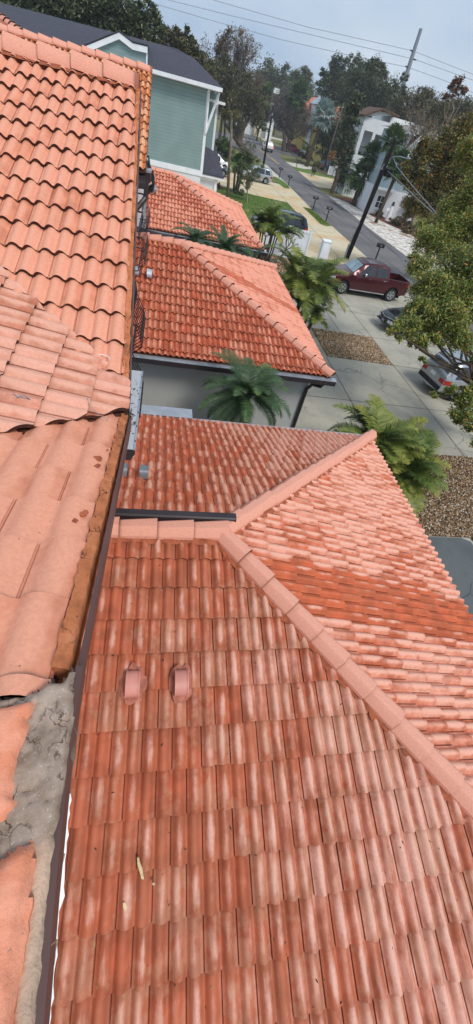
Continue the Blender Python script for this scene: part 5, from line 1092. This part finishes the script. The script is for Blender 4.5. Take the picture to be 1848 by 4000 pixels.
o = make_car('dark green van parked behind the short picket fence across the road', 'van', 4.9, 1.95, [(x * 1.05, z * 1.08) for x, z in suvroof], [(x * 1.05, z * 1.08) for x, z in suvbelt], (-1.5, 1.45), .36, paint('dark_green_paint', srgb(48, 62, 66), .4), sg_, (.53, 1.2), None); P = gz(1262, 668); put(o, P.x + 1.9, P.y + 1.4, .1); o.scale = (1.1,) * 3
o = make_car('black crossover under the bushy cabbage palm across the road', 'car', 4.7, 1.9, suvroof, suvbelt, (-1.38, 1.32), .37, darkb, sg_, (.5, 1.12), (-2.24, -1.9)); P = gz(1365, 742); put(o, P.x + .5, P.y + 1, pi - .1)
o = make_car('silver car between the cabbage palm and the white stucco house', 'car', 4.6, 1.85, suvroof, suvbelt, (-1.38, 1.32), .36, silver, sg_, (.5, 1.12), (-2.24, -1.9)); P = gz(1440, 735); put(o, P.x + 1, P.y + 1, pi - .4)
o = make_car('distant black pickup parked beyond the yellow-green hedge at the junction', 'pickup truck', 5.8, 2.0, [(-2.9, 1.25), (-1.28, 1.3), (-1.22, 1.84), (-.2, 1.92), (.72, 1.8), (1.42, 1.28), (2.6, 1.14), (2.9, .96)], [(-2.9, 1.24), (1.4, 1.2), (2.9, .94)], (-1.8, 1.8), .4, darkb, [(-1.1, -1.0, -.28, -.3), (-.16, -.18, .98, .5)], (.80, 1.38), None, name='pickup_truck', zb=.4); P = gz(1090, 512); put(o, P.x, P.y, -.1); o.scale = (1.25,) * 3
# ================================================================ vegetation
def leafball(mb, c, r, n, ls, rr, tone=0, clumps=None, flat=.85, aspect=.38, spread=.2):
    """n leaves gathered in clumps through an ellipsoid, so that the outline is uneven and gaps stay open"""
    R3 = V((r, r, r * flat)) if isinstance(r, (int, float)) else V(r)
    K = clumps or max(6, int(n / 90)); cs = []
    for _ in range(K):
        d = V((rr.gauss(0, 1), rr.gauss(0, 1), rr.gauss(0, 1))).normalized() * (rr.uniform(.25, 1) ** .55); cs.append((V((c[0] + d.x * R3.x, c[1] + d.y * R3.y, c[2] + d.z * R3.z)), rr.uniform(.6, 1.3) * spread * (R3.x + R3.z) / 2, rr.uniform(-.13, .13)))
    vs = mb.v; per = n // K
    for cc, cr, tn in cs:
        for _ in range(per):
            p = (cc.x + rr.gauss(0, cr), cc.y + rr.gauss(0, cr), cc.z + rr.gauss(0, cr) * .75)
            a = rr.uniform(0, 6.283); e = rr.uniform(-.9, .7); l = ls * rr.uniform(.6, 1.3); ce = cos(e)
            dx, dy, dz = cos(a) * ce * l * .5, sin(a) * ce * l * .5, sin(e) * l * .5; b = a + 1.57 + rr.uniform(-.6, .6); w = l * aspect * .5; tz = rr.uniform(-.7, .7)
            sx, sy, sz = cos(b) * w, sin(b) * w, tz * w; k = len(vs)
            vs.append((p[0] - dx, p[1] - dy, p[2] - dz)); vs.append((p[0] + sx, p[1] + sy, p[2] + sz)); vs.append((p[0] + dx, p[1] + dy, p[2] + dz)); vs.append((p[0] - sx, p[1] - sy, p[2] - sz))
            mb.f.append((k, k + 1, k + 2, k + 3)); mb.m.append(0); mb.uv.append(None); mb.t.append((min(1, max(0, rr.random() ** 1.2 + tn + tone)), rr.uniform(.8, 1)))
    return cs
def limb(mb, A, B, r0, r1, rr, wig=.12, n=6):
    A, B = V(A), V(B); L = (B - A).length; pts = [A]; 
    for i in range(1, n): pts.append(A.lerp(B, i / n) + V((rr.uniform(-1, 1), rr.uniform(-1, 1), rr.uniform(-.3, 1.0) * (1 - abs(i / n - .5)))) * L * wig * .5)
    pts.append(B); mb.tube(pts, [r0 + (r1 - r0) * i / n for i in range(n + 1)], 6, cap=False)
def tree(label, base, blobs, leaf, n, ls, tr=.25, bark='bark', cat='tree', name='tree', seed=1, fork=.4, group=None, twig=True, tone=0, aspect=.42, spread=.2, top=None):
    rr = random.Random(seed); base = V(base); t = thing(name, label, cat, base, group=group)
    mb = MB(); tm = MB(); zc = min(b[0][2] for b in blobs); mx_ = sum((V(b[0]) for b in blobs), V((0, 0, 0))) / len(blobs)
    fk = V((base.x * .6 + mx_.x * .4, base.y * .6 + mx_.y * .4, base.z + max(1.0, (zc - base.z) * fork))); limb(tm, base, fk, tr, tr * .8, rr, .05, 4)
    tot = sum(b[1] ** 2 if isinstance(b[1], (int, float)) else b[1][0] ** 2 for b in blobs)
    for c, r in blobs:
        rs = r if isinstance(r, (int, float)) else r[0]; limb(tm, fk, c, tr * .55, tr * .16, rr, .14)
        cs = leafball(mb, c, r, max(60, int(n * rs * rs / tot)), ls, rr, tone, aspect=aspect, spread=spread)
        if twig:
            for cc, cr, _ in cs[::3]: limb(tm, c, cc, tr * .13, tr * .035, rr, .2, 3)
    tm.build('trunk', M[bark], t, smooth=True); mb.build('crown', leaf, t); return t
def bl(px, Y=None, k=1, flat=.85):
    """(x, y, r[px], Y distance) -> world blobs"""
    out = []
    for q in px:
        x, y, r = q[:3]; yy = q[3] if len(q) > 3 else Y; P = gy(x, y, yy); R_ = r * depth_at(P) / FP * k; out.append(((P.x, P.y, P.z), R_))
    return out
def ground_under(blobs, dx=0, dy=0): m = sum((V(b[0]) for b in blobs), V((0, 0, 0))) / len(blobs); return V((m.x + dx, m.y + dy, 0))
def T(label, px, Y, leaf, n, ls, tr=.3, seed=1, base=None, **k):
    b = bl(px, Y, 1.22 if Y > 95 else 1.08); n = int(n * (2.0 if Y > 95 else 1.4)); return tree(label, base if base is not None else ground_under(b), b, leaf, n, ls, tr, seed=seed, **k)
# the big oaks behind the sided house
T('huge dark live oak filling the top left corner behind the charcoal shingle roof', [(-60, 40, 120), (60, 20, 120), (170, 50, 110), (20, 90, 90), (120, 100, 90), (240, 110, 90), (210, -30, 100)], 62, F_DARK, 22000, .42, .6, 1, tone=.02)
T('dark spreading oak with sky gaps, behind the gable of the sided house', [(310, 60, 95), (400, 30, 90), (440, 110, 85), (360, 140, 80), (500, 60, 60), (545, 30, 45), (560, 110, 55), (600, 60, 30), (610, 130, 38), (500, 150, 60), (320, -40, 90)], 64, F_DARK, 20000, .40, .55, 2, tone=.05)
T('olive tree just right of the charcoal roof slope', [(650, 165, 38), (690, 160, 34), (715, 205, 45), (760, 230, 40), (745, 180, 26), (722, 130, 20), (790, 270, 40), (660, 210, 40)], 72, F_OLIVE, 9000, .36, .3, 3)
def bare_tree(label, base, top, spread, tr, mat, leafm=None, nl=600, ls=.3, seed=1, depth=5, name='bare_tree', group=None, fan=.55, leafbox=None, cat='tree'):
    rr = random.Random(seed); base, top = V(base), V(top); t = thing(name, label, cat, base, group=group); mb = MB(); tips = []
    def rec(p, d, L, r, k):
        e = p + d * L; m_ = p.lerp(e, .5) + V((rr.uniform(-1, 1), rr.uniform(-1, 1), rr.uniform(-.3, .6))) * L * .09; mb.tube([p, m_, e], [r, r * .85, r * .68], 5 if k > 2 else 3, cap=False)
        if k == 0: tips.append(e); return
        if k < 3: tips.append(e)
        for _ in range(3 if k > 1 else 2):
            ax = V((rr.gauss(0, 1), rr.gauss(0, 1), rr.gauss(0, .6))).normalized(); nd = (d + ax * fan * rr.uniform(.6, 1.2) + V((0, 0, .12))).normalized(); rec(e, nd, L * rr.uniform(.62, .82), r * .62, k - 1)
    H_ = (top - base).length; L0 = H_ * (1 - .74) / (1 - .74 ** (depth + 1)) * .74; rec(base, (top - base).normalized(), L0 * spread, tr, depth)
    mb.build('branches', mat, t, smooth=True)
    if leafm:
        q = MB()
        for _ in range(nl // 6): c = rr.choice(tips); leafball(q, c, ls * 1.6, 6, ls, rr, clumps=1, spread=.5)
        q.build('leaves', leafm, t)
    return t
# tall half-bare tree and its dense lower crown
b = bl([(855, 330, 62), (930, 330, 60), (880, 400, 70), (960, 390, 62), (1000, 420, 45), (820, 300, 46), (800, 260, 38), (925, 450, 50), (870, 270, 52), (790, 330, 40)], 118)
tree('tall brown-olive oak with a heavy low fork at the roadside beyond the sided house', (17.0, 118, 0), b, F_OLIVE, 24000, .46, .75, 'bark', seed=4, fork=.25)
P = gy(880, 330, 122); bare_tree('high half-bare crown with russet leaves standing above the roadside oak', (P.x, 122, 0), gy(915, 90, 122), 1.25, .42, M['palebark'], F_BROWN, 1600, .5, seed=5, depth=6, fan=.42)
b = bl([(900, 150, 30), (870, 190, 32), (925, 200, 30), (870, 235, 34), (920, 250, 40), (880, 160, 22), (940, 120, 14), (850, 215, 20)], 121); tree('thin russet-leaved tree crown against the sky above the brown-olive oak', (P.x + 1.2, 123, 0), b, F_BROWN, 2600, .5, .3, 'palebark', seed=6, fork=.6, spread=.28)
P = gy(800, 260, 110); bare_tree('small leafless tree against the sky right of the charcoal roof', (P.x, 110, 0), gy(800, 160, 110), 1.1, .25, M['palebark'], F_BROWN, 700, .5, seed=7, depth=5, fan=.4)
P = gy(985, 300, 124); bare_tree('pale bare treetop with a few russet leaves, right of the high russet crown', (P.x, 124, 0), gy(1000, 215, 124), 1.15, .3, M['palebark'], F_BROWN, 1000, .5, seed=8, depth=5, fan=.42)
T('olive street tree with a dark single trunk beside the far pavement', [(1000, 440, 36), (1030, 420, 34), (1005, 400, 36), (1040, 455, 24), (985, 470, 22)], 165, F_OLIVE, 5000, .5, .5, 9, base=gz(1008, 528))
# skyline
T('dark green tree on the skyline between the russet crown and the pale trees', [(1050, 300, 40), (1085, 320, 44), (1020, 315, 30), (1110, 285, 20), (1100, 345, 40)], 230, F_DARK, 5000, 1.0, .5, 10, tone=.1)
T('loose-crowned skyline tree with sky gaps left of the thin distant pole', [(1150, 300, 18), (1180, 285, 20), (1165, 325, 24), (1205, 320, 20), (1140, 320, 16), (1212, 295, 12), (1195, 345, 26), (1150, 350, 26), (1246, 340, 14)], 215, F_DARK, 4200, .8, .45, 11, tone=.2, spread=.26)
T('tall dark layered oak rising highest above the orange roofs', [(1290, 275, 26), (1320, 255, 26), (1345, 250, 18), (1300, 310, 36), (1340, 320, 44), (1290, 350, 42), (1350, 370, 50), (1385, 240, 20), (1372, 280, 26), (1265, 290, 14)], 158, F_DARK, 11000, .6, .6, 12, tone=-.02)
T('dark oak with loose top twigs directly left of the transmission pole', [(1420, 290, 42), (1460, 270, 30), (1450, 245, 18), (1490, 285, 26), (1400, 340, 56), (1470, 350, 60), (1500, 390, 50), (1430, 410, 50), (1540, 370, 34), (1580, 300, 16)], 132, F_DARK, 14000, .5, .6, 13, tone=.04)
T('broad olive-green tree right of the transmission pole foot', [(1600, 420, 56), (1560, 440, 40), (1660, 400, 34), (1640, 450, 60), (1700, 460, 56), (1590, 365, 22), (1650, 355, 16), (1760, 440, 36)], 125, F_OLIVE, 11000, .5, .5, 14, tone=.05)
T('dull green tree mass behind the grey hip roof, at the right', [(1720, 440, 40), (1780, 450, 44), (1830, 420, 40), (1740, 500, 50), (1800, 520, 50), (1850, 470, 50)], 100, F_OLIVE, 8000, .42, .4, 15)
P = gy(1790, 450, 62); bare_tree('sparse tall tree with red-brown leaves against the sky at the right', (P.x, 62, 0), gy(1790, 300, 62), 1.15, .22, M['palebark'], F_BROWN, 1500, .3, seed=16, depth=6, fan=.42)
b = bl([(1795, 310, 22), (1760, 345, 18), (1815, 345, 18), (1740, 370, 14), (1780, 365, 16)], 62); tree('small russet crown mingling with the sparse tall tree at the right', (P.x + .6, 63, 0), b, tidramp('rust_leaves', [(0, srgb(110, 92, 66)), (1, srgb(150, 104, 70))]), 1500, .3, .14, 'palebark', seed=17, fork=.7, spread=.28)
# middle distance
P = gz(1120, 545); P = V((P.x, 150, 0)); P.x = gy(1120, 540, 150).x
bare_tree('big grey leafless tree with a dark trunk behind the white parked crossover', P, gy(1120, 350, 150), 1.0, .8, M['bark'], F_GREYTW, 5200, .55, seed=18, depth=7, fan=.75)
b = bl([(1110, 420, 56), (1150, 450, 56), (1090, 450, 40), (1190, 470, 50), (1150, 500, 40), (1210, 500, 36), (1120, 375, 36), (1170, 410, 40), (1080, 400, 26)], 152); tree('grey-brown twiggy tree tangled with the big leafless one', P + V((2.5, 2, 0)), b, F_GREYTW, 24000, .6, .3, 'bark', seed=19, fork=.4, aspect=.13, spread=.28)
T('dense dark rounded tree in front of the orange roofs across the road', [(1250, 520, 20), (1255, 560, 18), (1240, 590, 14), (1320, 470, 40), (1290, 500, 40), (1345, 510, 42), (1300, 550, 40), (1340, 570, 30), (1270, 540, 26), (1350, 450, 26)], 122, F_DARK, 9000, .42, .4, 20, tone=.05)
T('dark drooping tree between the grey wooden pole and the stucco house', [(1372, 480, 30), (1358, 530, 30), (1362, 570, 26), (1340, 590, 26), (1345, 630, 22), (1380, 430, 28), (1395, 395, 26)], 79, F_DARK, 9000, .4, .4, 21, tone=.0)
T('small bright yellow-green tree beside the stop sign', [(1198, 575, 15), (1188, 560, 12), (1212, 572, 12), (1205, 590, 12)], 128, F_YEL, 900, .35, .12, 22, base=gz(1198, 622))
T('dark red shrub on the street corner lawn', [(1175, 605, 10), (1186, 612, 8)], 124, F_RED, 500, .3, .06, 23, name='shrub', cat='shrub')
T('low red shrubs beside the street corner lawn path', [(1203, 620, 8), (1215, 624, 7)], 122, F_RED, 400, .3, .06, 24, name='shrub', cat='shrub')
T('grey-green shrub beside the weathered wooden pole', [(1235, 655, 14), (1243, 640, 11), (1228, 645, 9)], 100, F_OLIVE, 900, .25, .08, 25, name='shrub', cat='shrub')
T('orange croton shrub in front of the yellow house', [(1320, 608, 14), (1300, 614, 12), (1340, 612, 10), (1305, 600, 8)], 112, F_ORANGE, 900, .3, .08, 26, name='shrub', cat='shrub')
T('dark clipped shrub beside the dark green van', [(1305, 640, 14), (1320, 632, 12)], 108, F_DARK, 700, .28, .08, 27, name='shrub', cat='shrub')
T('yellow-green clipped hedge at the far pavement', [(1060, 516, 9), (1068, 514, 8)], 190, F_YEL, 500, .4, .08, 28, name='hedge', cat='hedge')
T('dark shrub behind the yellow-green hedge', [(1160, 540, 14), (1140, 532, 12), (1050, 505, 8)], 185, F_DARK, 600, .4, .08, 29, name='shrub', cat='shrub')
T('small light green tree near the far pavement', [(1030, 500, 10), (1022, 488, 9)], 150, F_GREEN, 400, .4, .1, 30)
T('bright green bushy tree right of the sided house', [(870, 590, 28), (895, 600, 22), (880, 560, 22), (862, 620, 22), (905, 625, 14), (850, 570, 16)], 84, F_GREEN, 5000, .3, .25, 31)
T('dark green bush at the corner of the sided house', [(868, 640, 20), (856, 610, 16), (885, 650, 14)], 82, F_DARK, 2400, .3, .2, 32, name='bush', cat='bush')
b = bl([(965, 640, 28), (990, 620, 24), (940, 660, 26), (975, 600, 22), (1010, 650, 22), (960, 700, 30), (1000, 690, 26), (935, 700, 20), (985, 570, 16), (955, 590, 16)], 54.4)
tree('small grey-green young oak standing alone on the lawn', gz(965, 790), b, F_DARK, 5200, .16, .10, 'palebark', seed=33, fork=.55, tone=.25, spread=.26)
tree('bare-topped sapling crown above the young lawn oak', gz(960, 740) * 1.0, bl([(960, 560, 18), (940, 590, 16), (985, 590, 14)], 62), F_GREYTW, 900, .2, .08, 'palebark', seed=34, fork=.8, aspect=.15)
for k, (x, y, r, Y, lf, lab) in enumerate(((1470, 850, 34, 66, F_OLIVE, 'brown-green shrub below the white picket fence'), (1545, 870, 34, 62, F_OLIVE, 'dull brown shrub right of the lighthouse mailbox'), (1590, 850, 34, 60, F_BROWN, 'dry brown shrub between the lighthouse mailbox and the oak'), (1600, 900, 30, 57, F_OLIVE, 'olive shrub at the foot of the yellowing oak by the sand'), (1560, 790, 34, 70, F_OLIVE, 'tall olive brush behind the picket fence'), (1610, 790, 40, 66, F_OLIVE, 'tangled brush right of the picket fence'), (1400, 760, 16, 74, F_GREEN, 'green shrub beside the cabbage palm trunk'), (1425, 745, 22, 76, F_DARK, 'dark shrub left of the picket fence'), (1440, 850, 14, 68, F_BROWN, 'low brown weeds at the mulch edge'))):
    T(lab, [(x, y, r * .7), (x + r * .5, y - r * .3, r * .5), (x - r * .5, y + r * .1, r * .5)], Y, lf, int(1100 + 20 * r), .2, .08, 40 + k, name='shrub', cat='shrub')
# second oak across the road and the near oak whose leaves cover the parked cars
b = bl([(1640, 640, 50), (1700, 600, 60), (1780, 560, 62), (1740, 690, 70), (1640, 730, 52), (1600, 700, 36), (1830, 500, 50), (1840, 640, 80), (1690, 800, 60), (1620, 800, 44), (1800, 760, 70), (1660, 560, 26), (1740, 520, 24), (1590, 650, 20)], 33)
tree('brown and orange tinged oak across the road behind the street lamp', (27, 33, 0), b, tidramp('turning_oak_leaves', [(0, srgb(82, 88, 48)), (.45, srgb(118, 118, 62)), (.75, srgb(150, 138, 72)), (.92, srgb(182, 140, 66)), (1, srgb(180, 108, 60))], .5, .4, .2), 42000, .17, .3, 'bark', seed=60, spread=.22)
def bd(px, k=1):
    out = []
    for x, y, r, d in px: P = dep(x, y, d); out.append(((P.x, P.y, P.z), r * d / FP * k))
    return out
b = bd([(1700, 1130, 80, 13), (1640, 1230, 62, 12.5), (1590, 1280, 48, 12), (1545, 1300, 30, 11.8), (1604, 1195, 26, 12.5), (1640, 1110, 34, 13.5), (1640, 1040, 50, 14), (1740, 1240, 80, 12.5), (1820, 1180, 90, 13), (1790, 1050, 90, 14), (1700, 950, 70, 15), (1820, 900, 90, 15), (1660, 900, 40, 15.5), (1900, 1050, 90, 13), (1760, 830, 60, 15.5), (1880, 760, 80, 15), (1640, 1330, 36, 12), (1700, 1330, 34, 12), (1650, 1405, 16, 11.8),
          (1800, 1310, 60, 12), (1890, 1400, 40, 12), (1885, 1530, 55, 11.5), (1815, 1560, 48, 11.6), (1765, 1535, 34, 11.6), (1845, 1640, 54, 11.4), (1880, 1710, 50, 11.2), (1800, 1620, 34, 11.5), (1700, 1540, 16, 11.6), (1610, 1000, 22, 14), (1610, 1330, 24, 12), (1850, 600, 60, 15)])
NO = tree('large yellowing oak whose leafy branches hang over the parked sedan and silver crossover', (14.6, 10.0, 0), b, F_OAK, 90000, .115, .12, 'bark', seed=61, fork=.7, spread=.24, aspect=.34)
# woods closing the horizon
mb = MB(); rr = random.Random(77)
for k in range(170):
    x = -260 + k * 4.4 + rr.uniform(-3, 3); y = rr.uniform(285, 360); r = rr.uniform(5, 9); h = rr.uniform(7, 14); leafball(mb, (x, y, h), (r, r, h * .75), 420, 1.7, rr, tone=rr.uniform(-.1, .3), clumps=10, spread=.3)
for k in range(40):
    x = -150 + k * 3.6; leafball(mb, (x, 190 + rr.uniform(-14, 14), 6), (5, 5, 7), 500, 1.1, rr, clumps=10, spread=.3) if x < 2 else None
for k in range(60):
    x = 45 + k * 3.2; y = 215 + rr.uniform(-14, 20); h = rr.uniform(5, 9); leafball(mb, (x, y, h), (5, 5, h * .8), 420, 1.2, rr, clumps=9, spread=.3, tone=rr.uniform(-.1, .2))
for k in range(40):
    x = 42 + k * 2.6; y = 92 + k * .7 + rr.uniform(-4, 6); h = rr.uniform(3, 5); leafball(mb, (x, y, h), (3.4, 3.4, h * .85), 420, .55, rr, clumps=8, spread=.3, tone=rr.uniform(-.1, .2))
tag(mb.build('woods', F_DARK, None), 'far-off green woods closing the horizon', 'woods', kind='stuff')
# ---------------------------------------------------------------- palms
def frond(mb, st, base, az, el, L, droop, ll, n, rr, w=.035, tone=0, vee=.35, twist=0):
    """pinnate frond: arching stalk with two rows of folded leaflets"""
    p = V(base); d = V((cos(az) * cos(el), sin(az) * cos(el), sin(el))); pts = [p.copy()]; N_ = 12; e = el
    for i in range(N_):
        e -= droop / N_ * (.5 + 1.2 * i / N_); d = V((cos(az) * cos(e), sin(az) * cos(e), sin(e))); p = p + d * (L / N_); pts.append(p.copy())
    st.tube(pts, [.018 * L / 2 * (1 - .8 * i / N_) + .003 for i in range(N_ + 1)], 4, cap=False, t=(.55, .9))
    tn = rr.uniform(-.2, .22) + tone
    for k in range(n):
        f = .14 + .86 * (k + .5) / n; i = min(N_ - 1, int(f * N_)); q = pts[i].lerp(pts[i + 1], f * N_ - i); d = (pts[i + 1] - pts[i]).normalized(); s = d.cross(Z_)
        if s.length < .05: s = V((-sin(az), cos(az), 0))
        s.normalize(); u = s.cross(d).normalized(); l = ll * (sin(pi * min(1, .22 + .80 * f)) ** .6) * rr.uniform(.9, 1.1)
        for sg in (1, -1):
            o = (s * sg * .82 + d * .52 + u * vee * rr.uniform(.4, 1.2)).normalized(); a = q + o * l * .5 - Z_ * l * .03; b_ = q + o * l - Z_ * l * rr.uniform(.12, .3); wv = d * w * .5
            mb.add([q - wv, q + wv, a + wv, a - wv, b_], [(0, 1, 2, 3), (3, 2, 4)], 0, None, (min(1, max(0, rr.random() * .4 + .1 + tn + .3 * f * f)), rr.uniform(.85, 1)))
def palm(label, base, crownp, n, L, ll, nl, leaf, stems, seed, name='palm', el=(.2, 1.35), droop=(.9, 1.7), w=.04, sr=.05, tone=0, scat=.12, cat='palm'):
    rr = random.Random(seed); t = thing(name, label, cat, base); mb = MB(); st = MB(); tm = MB(); base = V(base)
    for k in range(stems):
        a = rr.uniform(0, 6.3); o = V((cos(a), sin(a), 0)) * scat * (1 if stems > 1 else 0) * rr.uniform(.4, 1.2); top = V(crownp) + o * 2.2 + Z_ * rr.uniform(-.35, .2) * (stems > 1)
        tm.tube([base + o, (base + o).lerp(top, .5) + o * .3, top], [sr * 1.15, sr, sr * .9], 7)
        for j in range(n // stems):
            frond(mb, mb, top, rr.uniform(0, 6.283) if stems > 1 else (j * 2.4 + rr.uniform(-.2, .2)), rr.uniform(*el), L * rr.uniform(.75, 1.1), rr.uniform(*droop), ll, nl, rr, w, tone)
    tm.build('trunk', M['bark'], t, smooth=True); mb.build('fronds', leaf, t); return t
c = gz(1480, 1735, 1.3); palm('large areca palm clump beside the pink end slope of the nearest garage roof', (c.x + .1, c.y, 0), c, 56, 1.6, .46, 40, F_PALM, 8, 101, scat=.16, w=.032, el=(.1, 1.4), name='areca_palm')
c = gz(1570, 1850, 1.0); palm('second areca palm clump at the edge of the brown gravel bed, below the large clump', (c.x, c.y, 0), c, 49, 1.5, .44, 38, F_PALM, 7, 102, scat=.16, w=.032, tone=.05, name='areca_palm')
c = gz(1195, 1120, 2.3); palm('tall areca palm clump between the second garage roof and the maroon pickup', (c.x - .2, c.y + .2, 0), c, 64, 2.1, .55, 34, F_PALM, 8, 103, scat=.24, w=.042, tone=.05, name='areca_palm')
c = gz(1200, 1230, 1.1); palm('low areca palm clump at the corner of the tan gravel bed', (c.x - .1, c.y, 0), c, 24, 1.5, .48, 26, F_PALM, 6, 104, scat=.18, w=.055, name='areca_palm')
c = gz(1050, 900, 2.1); palm('areca palm clump left of the white vinyl fence', (c.x, c.y, 0), c, 40, 2.2, .6, 26, F_PALM, 8, 105, scat=.25, w=.07, tone=.02, name='areca_palm')
c = gy(968, 1545, 8.05); palm('dwarf date palm with dark drooping fronds in front of the grey stucco wall', (c.x, 8.05, 0), c, 46, 1.3, .30, 62, F_DATE, 1, 106, el=(-.35, 1.35), droop=(.9, 1.6), w=.015, sr=.09, name='date_palm')
for x, y, s_, lab in ((770, 905, 107, 'dark date palm in the gap between the second and third garage roofs, nearer the wall'), (985, 1003, 108, 'dark date palm in the roof gap behind the hip end of the second garage roof'), (880, 950, 109, 'lower dark date palm in the middle of the gap between the second and third roofs')):
    c = gy(x, y, 19.6); palm(lab, (c.x, 19.6, 0), c - Z_ * .35, 20, 1.25, .26, 30, F_DATE, 1, s_, el=(-.1, 1.3), droop=(.8, 1.4), w=.035, sr=.08, name='date_palm')
P = gz(915, 752); c = gy(925, 645, P.y); palm('bright green palm with three leaning trunks on the lawn', P, (c.x, P.y, c.z), 27, 1.9, .7, 18, F_GREEN, 3, 110, el=(.1, 1.3), droop=(.8, 1.5), w=.12, sr=.13, scat=.45, name='triple_palm')
P = gz(885, 860); tp = gy(905, 445, P.y); t = thing('slender_trunk', 'tall slender tree trunk, dark below and pale above, on the near edge of the lawn', 'tree', P); mb = MB(); mb.tube([P, P.lerp(tp, .35), P.lerp(tp, .5)], [.16, .13, .12], 8); mb.build('trunk', M['bark'], t, smooth=True); mb = MB(); mb.tube([P.lerp(tp, .5), P.lerp(tp, .8) + V((.05, 0, 0)), tp], [.12, .11, .09], 8); mb.build('upper_trunk', M['palebark'], t, smooth=True)
mb = MB(); rr = random.Random(3); leafball(mb, tuple(tp + Z_ * .3), .9, 500, .2, rr); mb.build('crown', F_OLIVE, t)
def fan(mb, c, d, r, rr, seg=14, tone=0, w=.16):
    d = d.normalized(); s = d.cross(Z_); s = s.normalized() if s.length > .05 else V((1, 0, 0)); u = s.cross(d)
    mb.tube([c, c + d * r * .8], .015 * r + .01, 3, cap=False, t=(.5, .8)); h = c + d * r * .8; tn = rr.uniform(-.2, .2) + tone
    for k in range(seg):
        a = (k / (seg - 1) - .5) * 3.9; o = d * cos(a) + s * sin(a) + u * .12 * cos(a * 2); o.normalize(); l = r * rr.uniform(.8, 1.0) * (1 - .12 * abs(a)); m_ = h + o * l * .6; e = h + o * l - Z_ * l * rr.uniform(.1, .35); wv = o.cross(u).normalized() * r * w * .5
        mb.add([h, m_ - wv, e, m_ + wv], [(0, 1, 2, 3)], 0, None, (min(1, max(0, rr.random() * .5 + .25 + tn)), rr.uniform(.85, 1)))
def fanpalm(label, base, c, n, r, leaf, seed, name='cabbage_palm', sr=.22, low=-1.0, tone=0):
    rr = random.Random(seed); t = thing(name, label, 'palm', base); mb = MB(); tm = MB(); base, c = V(base), V(c); tm.tube([base, base.lerp(c, .5), c], [sr * 1.15, sr, sr * .95], 9); tm.build('trunk', M['bark'], t, smooth=True)
    for k in range(n):
        a = k * 2.4; e = low + (1.35 - low) * (k / n); d = V((cos(a) * cos(e), sin(a) * cos(e), sin(e))); fan(mb, c, d, r * rr.uniform(.8, 1.1), rr, tone=tone)
    mb.build('fronds', leaf, t); return t
P = V(gz(1358, 764)); c = gy(1368, 665, P.y); fanpalm('bushy cabbage palm with a short thick trunk at the edge of the shell sand', P, (c.x, P.y, c.z), 60, 1.9, F_GREEN, 120, sr=.38, tone=-.15)
b = bl([(1330, 690, 26), (1395, 690, 28), (1420, 720, 22), (1375, 640, 24)], 73); 
for x, y, Y, r, s_, lab in ((1455, 610, 71, 1.2, 121, 'green palm crown in front of the openings of the stucco house'), (1535, 548, 63, 1.15, 122, 'tall cabbage palm in front of the blue-grey gabled house'), (1560, 650, 60, 1.3, 123, 'small palm behind the terminal box of the street lamp pole'), (1168, 375, 150, 2.2, 124, 'tall cabbage palm rising out of the grey leafless tree'), (1035, 382, 165, 2.4, 125, 'distant palm below the cream chimney'), (1420, 690, 72, 1.5, 126, 'leaning cabbage palm between the bushy palm and the picket fence')):
    c = gy(x, y, Y); fanpalm(lab, (c.x - .4, Y, 0), c, 34, r, F_GREEN, s_, tone=-.1, sr=.2)
c = gy(1265, 450, 118); fanpalm('silver-blue palm with large stiff fans in front of the orange roof', (c.x - 1.2, 118, 0), c, 40, 2.0, F_SILVER, 130, name='silver_palm', sr=.4, low=-.9)
# leafless frangipani in front of the vinyl fence
P = gz(1085, 1012); bare_tree('leafless many-branched shrub in front of the white vinyl fence', P, P + V((1.6, -.2, 2.3)), 1.0, .09, plain('grey_stems', srgb(120, 108, 92), .9), F_YEL, 24, .12, seed=140, depth=5, fan=.85, name='bare_shrub', cat='shrub')
T('low dark shrub at the foot of the triple palm', [(945, 752, 14), (925, 760, 12), (900, 750, 10)], 58, F_DARK, 1400, .14, .04, 141, name='shrub', cat='shrub', tone=.1)
T('small red-leaved shrub beside the white garage corner', [(858, 735, 10), (856, 720, 7)], 43, F_RED, 300, .16, .04, 142, name='shrub', cat='shrub')

# humid air between the eye and the far trees
mb = MB(); mb.box(-420, 460, -80, 420, -1, 75); hz = mb.build('haze', [], None); hm = bpy.data.materials.new('humid_air'); hm.use_nodes = True; ht = hm.node_tree
ht.nodes.remove(ht.nodes['Principled BSDF']); pv = ht.nodes.new('ShaderNodeVolumePrincipled'); pv.inputs['Color'].default_value = (.86, .93, 1, 1); pv.inputs['Density'].default_value = .0005
ht.links.new(pv.outputs[0], ht.nodes['Material Output'].inputs['Volume']); hz.data.materials.append(hm); tag(hz, 'faint haze over the street and the far trees', 'haze', kind='stuff')
